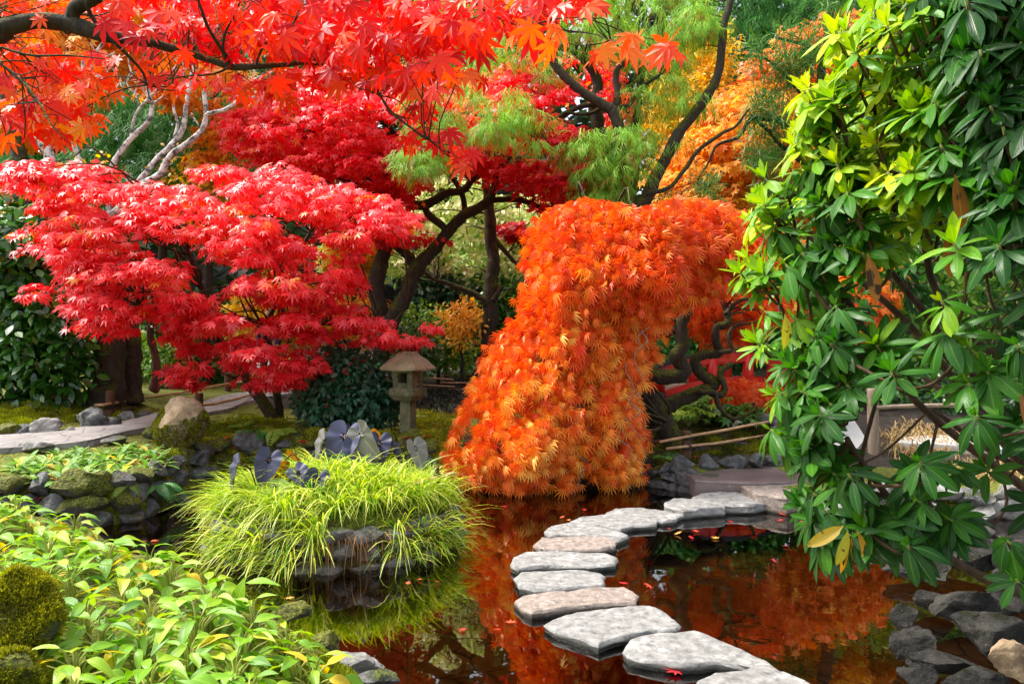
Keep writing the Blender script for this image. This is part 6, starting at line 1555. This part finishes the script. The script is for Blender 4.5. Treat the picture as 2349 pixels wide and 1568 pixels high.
fern(H(585, 998), 9, .34, "blue-green fern on the moss below the leaning maple trunks", 502, L_FERN, .8)
fern(H(640, 992), 10, .36, "upright lime fern at the foot of the leaning maple trunks", 503, L_FERNLIME, .95)
fern(H(560, 985), 6, .30, "pale fine fern behind the blue-green one", 504, L_FERNLIME, .5)
fern(H(1530, 1052), 7, .30, "small fern at the mossy edge beside the bamboo rails", 505, L_FERN, .9)
fern(H(400, 890), 8, .45, "fern in shade at the foot of the red-barked shrub", 506, L_FERN, .7)
fern(H(1095, 850), 10, .65, "dark sword fern on soil beside the dogwood trunk", 507, L_FERN, .85)
fern(H(900, 845), 9, .6, "dark sword fern just behind the lantern", 508, L_CONIFER, .85)
fern(P(290, 1110, 7.95), 6, .26, "yellowing fern over the bank wall stones", 509, L_FERNLIME, 1.1, None, (-2.9, .3))
fern(P(440, 1085, 9.3), 6, .24, "small green fern in the bank corner behind the inlet", 510, L_FERN, 1.1, None, (-2.9, .3))
fern(P(165, 1165, 7.6), 6, .17, "tiny teal fern in a crack of the bank wall", 511, L_FERN, 1.2, None, (-2.9, .3))
fern(H(2145, 1112), 8, .34, "pale fern on the far shore behind the rhododendron", 512, L_FERNLIME, .8)
# leafy woodland plants by the grey path
def leafy(b, label, n, size, seed, mat, group=None, h=.25, T=None, name="woodland_plant", cat="plant"):
    rg = np.random.default_rng(seed); t = thing(name, label, cat, b, group); mb = MB(); ms = MB()
    for k in range(n):
        az = rg.uniform(0, 6.28); r = h * rg.uniform(.2, 1.2); o = np.array([math.cos(az), math.sin(az), 0]); e = b + o * r + [0, 0, h * rg.uniform(.5, 1.2)]
        tube(ms, [b, (b + e) / 2 + [0, 0, h * .2], e], [.004, .003, .002], 4, 3, cap=False)
        scatter(mb, T or MAPLE5, [e], [o * .8 + [0, 0, -.3] + rg.normal(0, .2, 3)], [np.array([0, -.2, 1]) + rg.normal(0, .25, 3)], size * rg.uniform(.7, 1.2), rg.random(), [1.0])
    mb.build("foliage", mat, t); ms.build("stalks", M_HSTALK, t); return t
rg = np.random.default_rng(515)
for k in range(13):
    leafy(H(rg.uniform(1570, 1720), rg.uniform(945, 985)), "low green lobed-leaf woodland plant in the patch beside the weeping maple trunk", 26, .14, 520 + k, L_SHRUB if k % 3 else L_LIME, "woodland plants beside the weeping maple trunk", .28)

# ------------------------------------------------------------------ primroses on the bank above the wall
PRIM = broad([(0, .03), (.15, .07), (.4, .16), (.65, .2), (.85, .15), (1, .02)], 4, 6, .18, .35, .03)
L_PRIM = leaf_mat("primrose_leaf", [(0, (.09, .24, .03)), (.55, (.22, .42, .07)), (.9, (.42, .55, .12)), (1, (.70, .50, .05))], transl=.35, rough=.45, veins=1)
rg = np.random.default_rng(530); ps = []
for x, y in sample_poly([(-30, 1095), (60, 1062), (180, 1040), (320, 1030), (395, 1045), (385, 1085), (300, 1085), (200, 1100), (90, 1120), (-30, 1130)], 400, rg):
    b = hit(x, y)
    if any(np.hypot(*(b - p)[:2]) < .17 for p in ps): continue
    ps.append(b)
for k, b in enumerate(ps[:64]):
    t = thing("primrose", "low rosette of crinkled light green leaves on the bank above the inlet wall", "primrose", b, "primrose rosettes on the bank"); mb = MB(); n = int(rg.integers(10, 15))
    az = np.arange(n) * 2.4 + rg.uniform(0, 6); o = np.stack([np.cos(az), np.sin(az), 0 * az], 1); u = (np.arange(n) + .5) / n
    scatter(mb, PRIM, b + o * .015 + [0, 0, .01], o * (.5 + .6 * u)[:, None] + np.stack([0 * u, 0 * u, .9 - .9 * u], 1), np.array([0, 0, 1.]) - o * (.6 - .5 * u)[:, None] + rg.normal(0, .15, (n, 3)), rg.uniform(.11, .19, n), np.clip(rg.normal(.5, .25, n), 0, 1))
    mb.build("foliage", L_PRIM, t)

# ------------------------------------------------------------------ moss cushions: ground cover
def moss_patch(poly, n, size, name, label, seed, mat, tint=(.5, .2), hbump=.05):
    rg = np.random.default_rng(seed); q = sample_poly(poly, 420, rg); Hh = np.array([hit(a, b) for a, b in q])
    k = rg.integers(0, len(Hh), n); B = Hh[k] + np.column_stack([rg.normal(0, .085, n), rg.normal(0, .12, n), np.zeros(n)])
    cl = np.array([nz((x, y, 0), 4.2) for x, y, z in B]); B[:, 2] = gz(B[:, 0], B[:, 1]) + np.maximum(cl, -.1) * hbump
    m = (B[:, 2] > .06) & (cl > -.28); B, cl = B[m], cl[m]; n = len(B)
    mb = MB(); scatter(mb, BLADE, B, rg.normal(0, .55, (n, 3)) + [0, -.1, .9], rg.normal(0, 1, (n, 3)), size * rg.uniform(.6, 1.5, n), np.clip(tint[0] + .5 * cl + rg.normal(0, tint[1], n), 0, 1))
    tag(mb.build(name, mat), label, "moss", kind="stuff")
moss_patch([(-40, 990), (-40, 940), (120, 925), (240, 950), (320, 940), (340, 950), (270, 965), (180, 965), (100, 975)], 26000, .035, "bright_moss", "bright yellow-green moss cushions between the path and the mossy boles", 540, M_MOSSBRIGHT, (.5, .2), .09)
moss_patch([(455, 985), (560, 950), (640, 960), (660, 1000), (560, 1010), (460, 1010)], 16000, .03, "bright_moss", "green moss carpet under the leaning trunks of the coral maple", 541, M_MOSSBRIGHT, (.3, .2), .05)
moss_patch([(440, 1030), (520, 1000), (700, 1005), (900, 1010), (1000, 1000), (1040, 1010), (1020, 1050), (900, 1040), (700, 1045), (520, 1060)], 30000, .032, "olive_moss", "olive moss cushions capping the bank behind the island", 542, M_MOSSTUFT, (.6, .2), .07)
moss_patch([(950, 975), (970, 935), (1050, 930), (1060, 980), (1000, 1000)], 14000, .028, "olive_moss", "flat olive moss beside the lantern pillar", 543, M_MOSSTUFT, (.55, .2), .02)
moss_patch([(100, 1130), (200, 1105), (330, 1095), (420, 1080), (440, 1100), (330, 1160), (200, 1190)], 15000, .03, "bright_moss", "bright moss pads on the bank wall over the inlet", 544, M_MOSSBRIGHT, (.45, .2), .06)
moss_patch([(640, 1480), (720, 1490), (760, 1530), (880, 1568), (760, 1600), (640, 1540)], 15000, .018, "bright_moss", "bright moss on the near shore below the hostas", 545, M_MOSSBRIGHT, (.5, .2), .02)

moss_patch([(1480, 1065), (1500, 985), (1640, 975), (1800, 965), (1830, 1035), (1700, 1045), (1600, 1075)], 24000, .03, "dark_moss", "dark olive moss on the slope under the weeping maple", 546, M_MOSSTUFT, (.12, .15), .03)
# ------------------------------------------------------------------ fallen leaves
L_FALL = leaf_mat("fallen_leaf", [(0, (.35, .02, .02)), (.45, (.70, .03, .04)), (.75, (.75, .14, .05)), (1, (.80, .48, .10))], transl=.2, rough=.5)
protos = {}
def fallen(b, size, tn, label, seed, group=None, up=(0, 0, 1), T=MAPLE):
    rg = np.random.default_rng(seed); mb = MB(); az = rg.uniform(0, 6.28)
    scatter(mb, T, [np.array(b) + [0, 0, .012]], [[math.cos(az), math.sin(az), rg.uniform(-.1, .2)]], [np.array(up) + rg.normal(0, .18, 3)], size, tn, [rg.uniform(-.6, .8)])
    o = mb.build("fallen_leaf", L_FALL, None, b); return tag(o, label, "fallen leaf", group)
rg = np.random.default_rng(550)
def scatter_fallen(poly, n, size, label, group, ti=(.5, .25)):
    for x, y in sample_poly(poly, n, rg):
        b = hit(x, y); 
        fallen(b, size * rg.uniform(.7, 1.2), float(np.clip(rg.normal(*ti), 0, 1)), label, int(rg.integers(1e6)), group, (0, -.25, 1))
scatter_fallen([(0, 1130), (200, 1060), (400, 1040), (420, 1110), (250, 1100), (100, 1150)], 46, .12, "fallen maple leaf among the primroses on the bank", "fallen leaves among the primroses", (.55, .28))
scatter_fallen([(450, 1030), (520, 1010), (700, 1005), (1000, 1000), (1020, 1020), (700, 1020), (520, 1050)], 40, .11, "fallen red maple leaf on the moss behind the island", "fallen leaves on the rear bank moss", (.4, .2))
scatter_fallen([(940, 990), (960, 940), (1050, 935), (1060, 990)], 16, .10, "fallen leaf on the moss beside the lantern", "fallen leaves beside the lantern", (.5, .3))
scatter_fallen([(470, 990), (560, 950), (650, 950), (660, 1000), (560, 1000)], 18, .10, "fallen red leaf on the moss under the coral maple", "fallen leaves under the coral maple", (.4, .2))
scatter_fallen([(1500, 1080), (1560, 1050), (1780, 1020), (1800, 1050), (1700, 1060)], 10, .09, "fallen leaf on the dark moss under the weeping maple", "fallen leaves under the weeping maple", (.6, .2))
scatter_fallen([(980, 880), (1010, 840), (1110, 850), (1150, 885)], 60, .10, "pale fallen leaf on the dark soil behind the lantern", "pale leaves on the dark soil", (1.0, .1))
rgf = np.random.default_rng(560)
for k in range(26):
    x, y = [(1100, 1160), (1300, 1165), (1500, 1200), (1700, 1190), (1000, 1330), (1180, 1420), (320, 1230), (1800, 1250), (700, 1370), (1500, 1330)][k % 10]; x += rgf.normal(0, 50); y += abs(rgf.normal(0, 22))
    b = P(x, y, CAM_H * F / (y - 784)); b[2] = .003
    if not poly_contains(POND, b[:1], b[1:2])[0] or ((b[0] - ISLE_C[0]) / 1.25) ** 2 + ((b[1] - ISLE_C[1]) / 1.15) ** 2 < 1: continue
    fallen(b, .05 * rgf.uniform(.7, 1.4), float(rgf.uniform(.3, 1)), "tiny maple leaf adrift on the dark pond water", 700 + k, "leaves adrift on the pond")
scatter_fallen([(0, 1020), (200, 1005), (400, 965), (560, 925), (560, 915), (340, 965), (0, 1010)], 16, .09, "small fallen leaf lying on the flagstone path", "fallen leaves on the flagstone path", (.5, .3))
for x, y, s_, tn, lb in [(1553, 1543, .085, .42, "pinkish red maple leaf floating at the front corner of the largest stepping stone"), (2212, 1543, .10, .45, "crimson maple leaf floating in the shade under the rhododendron"), (1552, 1225, .07, .9, "pale leaf floating near the bend of the stepping stones"), (1600, 1222, .06, .6, "orange leaf floating beyond the pale one"), (1795, 1182, .08, .6, "orange leaf floating beside the rounded last stepping stone"), (1842, 1197, .08, .6, "orange leaf floating near the pale-edged landing slab"), (1480, 1497, .05, .42, "red leaf touching the tip of the largest stepping stone")]:
    b = P(x, y, CAM_H * F / (y - 784)); b[2] = .004; fallen(b, s_, tn, lb, int(x))
bb = cb + np.array([.02, -.05, szb[2] * .95]); fallen(bb, .07, .3, "small red leaf lying on top of the tan boulder", 9)
fallen(P(190, 1290, 4.9), .09, .15, "dark red leaf caught on the hostas near the inlet", 10)
fallen(H(215, 990), .12, .45, "red leaf on the path edge by the dark jagged rock", 11)

# ------------------------------------------------------------------ a visitor behind the coral maple
M_NAVY = solid_mat("navy_cloth", (.006, .008, .018), (.014, .018, .035), scale=20, rough=.8, bump=.3, bdist=.01)
M_BLACKCLOTH = solid_mat("black_cloth", (.004, .004, .006), (.010, .010, .014), scale=20, rough=.8, bump=.3, bdist=.01)
M_SKIN = solid_mat("skin", (.42, .24, .16), (.50, .30, .21), scale=8, rough=.55, bump=0)
M_HAIR = solid_mat("hair", (.012, .008, .006), (.03, .02, .014), scale=30, rough=.6, bump=.3, bdist=.005)
def person(base, h=1.72):
    s = h / 1.72
    t = thing("person", "visitor in dark navy jacket and black trousers standing behind the coral maple", "person", base)
    def skin(name, J, E, mat, root=0, sub=2):
        me = bpy.data.meshes.new(name); me.from_pydata([tuple(np.array(j[0]) * s) for j in J], E, []); o = bpy.data.objects.new(name, me); COL.objects.link(o); o.parent = t
        md = o.modifiers.new("skin", 'SKIN'); md.use_smooth_shade = True
        for v, j in zip(me.skin_vertices[0].data, J): v.radius = (j[1] * s, (j[2] if len(j) > 2 else j[1]) * s)
        me.skin_vertices[0].data[root].use_root = True
        sb = o.modifiers.new("sub", 'SUBSURF'); sb.levels = sub; sb.render_levels = sub
        me.materials.append(mat); return o
    J = [((0, 0, .95), .13, .10), ((0, 0, 1.15), .13, .095), ((0, 0, 1.36), .15, .10), ((0, -.01, 1.47), .055, .055), ((0, -.02, 1.55), .06, .07), ((0, -.02, 1.64), .078, .095), ((0, -.01, 1.71), .055, .065),
         ((.17, 0, 1.40), .055), ((.22, .02, 1.15), .045), ((.20, -.12, .96), .034), ((.19, -.18, .90), .03, .02), ((-.17, 0, 1.40), .055), ((-.22, .02, 1.15), .045), ((-.20, -.12, .96), .034), ((-.19, -.18, .90), .03, .02),
         ((.10, 0, .85), .085), ((.11, -.01, .48), .06), ((.11, .02, .09), .042), ((.12, -.12, .035), .04, .03), ((-.10, 0, .85), .085), ((-.11, -.01, .48), .06), ((-.11, .02, .09), .042), ((-.12, -.12, .035), .04, .03)]
    E = [(0, 1), (1, 2), (2, 3), (3, 4), (4, 5), (5, 6), (2, 7), (7, 8), (8, 9), (9, 10), (2, 11), (11, 12), (12, 13), (13, 14), (0, 15), (15, 16), (16, 17), (17, 18), (0, 19), (19, 20), (20, 21), (21, 22)]
    skin("body", J, E, M_SKIN)
    g = .016
    skin("jacket", [((0, 0, .86), .155 + g, .12), ((0, 0, 1.15), .14 + g, .11), ((0, 0, 1.36), .155 + g, .11), ((0, 0, 1.46), .07, .07), ((.17, 0, 1.40), .075), ((.225, .02, 1.15), .063), ((.20, -.11, .98), .05), ((-.17, 0, 1.40), .075), ((-.225, .02, 1.15), .063), ((-.20, -.11, .98), .05)],
         [(0, 1), (1, 2), (2, 3), (2, 4), (4, 5), (5, 6), (2, 7), (7, 8), (8, 9)], M_NAVY)
    skin("trousers", [((0, 0, .92), .14, .11), ((.10, 0, .82), .10), ((.11, -.01, .48), .078), ((.11, .01, .10), .066), ((-.10, 0, .82), .10), ((-.11, -.01, .48), .078), ((-.11, .01, .10), .066)], [(0, 1), (1, 2), (2, 3), (0, 4), (4, 5), (5, 6)], M_BLACKCLOTH)
    skin("hair", [((0, .02, 1.60), .07, .075), ((0, .01, 1.68), .088, .10), ((0, 0, 1.74), .06, .07)], [(0, 1), (1, 2)], M_HAIR)
    mb = MB()
    base_ = np.array(t.location)
    tube(mb, [base_ + np.array([0, -.136, 1.42]) * s, base_ + np.array([0, -.142, 1.15]) * s, base_ + np.array([0, -.148, .88]) * s], [.008, .008, .008], 6, 3); mb.build("zip", M_ROCKPALE, t)
    for sx in (-1, 1):          # hands: palm, four bent fingers and a thumb as short chains
        b0 = base_ + np.array([sx * .19, -.18, .90]) * s; mb = MB()
        tube(mb, [b0 + [0, .03, .03], b0, b0 + [0, -.03, -.04]], [.022, .026, .024], 8, 3)
        for f in range(4):
            q0 = b0 + np.array([(f - 1.5) * .016, -.035, -.045]); L_ = (.062, .07, .066, .052)[f]
            tube(mb, [q0, q0 + [0, -.012, -L_ * .5], q0 + [0, .002, -L_]], [.0085, .008, .0065], 6, 3)
        q0 = b0 + np.array([-sx * .025, -.015, -.01]); tube(mb, [q0, q0 + [-sx * .016, -.022, -.02], q0 + [-sx * .012, -.034, -.045]], [.0095, .009, .007], 6, 3)
        mb.build("hand", M_SKIN, t)
    return t
dpn = 15.2
person(np.array([(617 - 1174.5) * dpn / F, dpn, gz1((617 - 1174.5) * dpn / F, dpn)]))
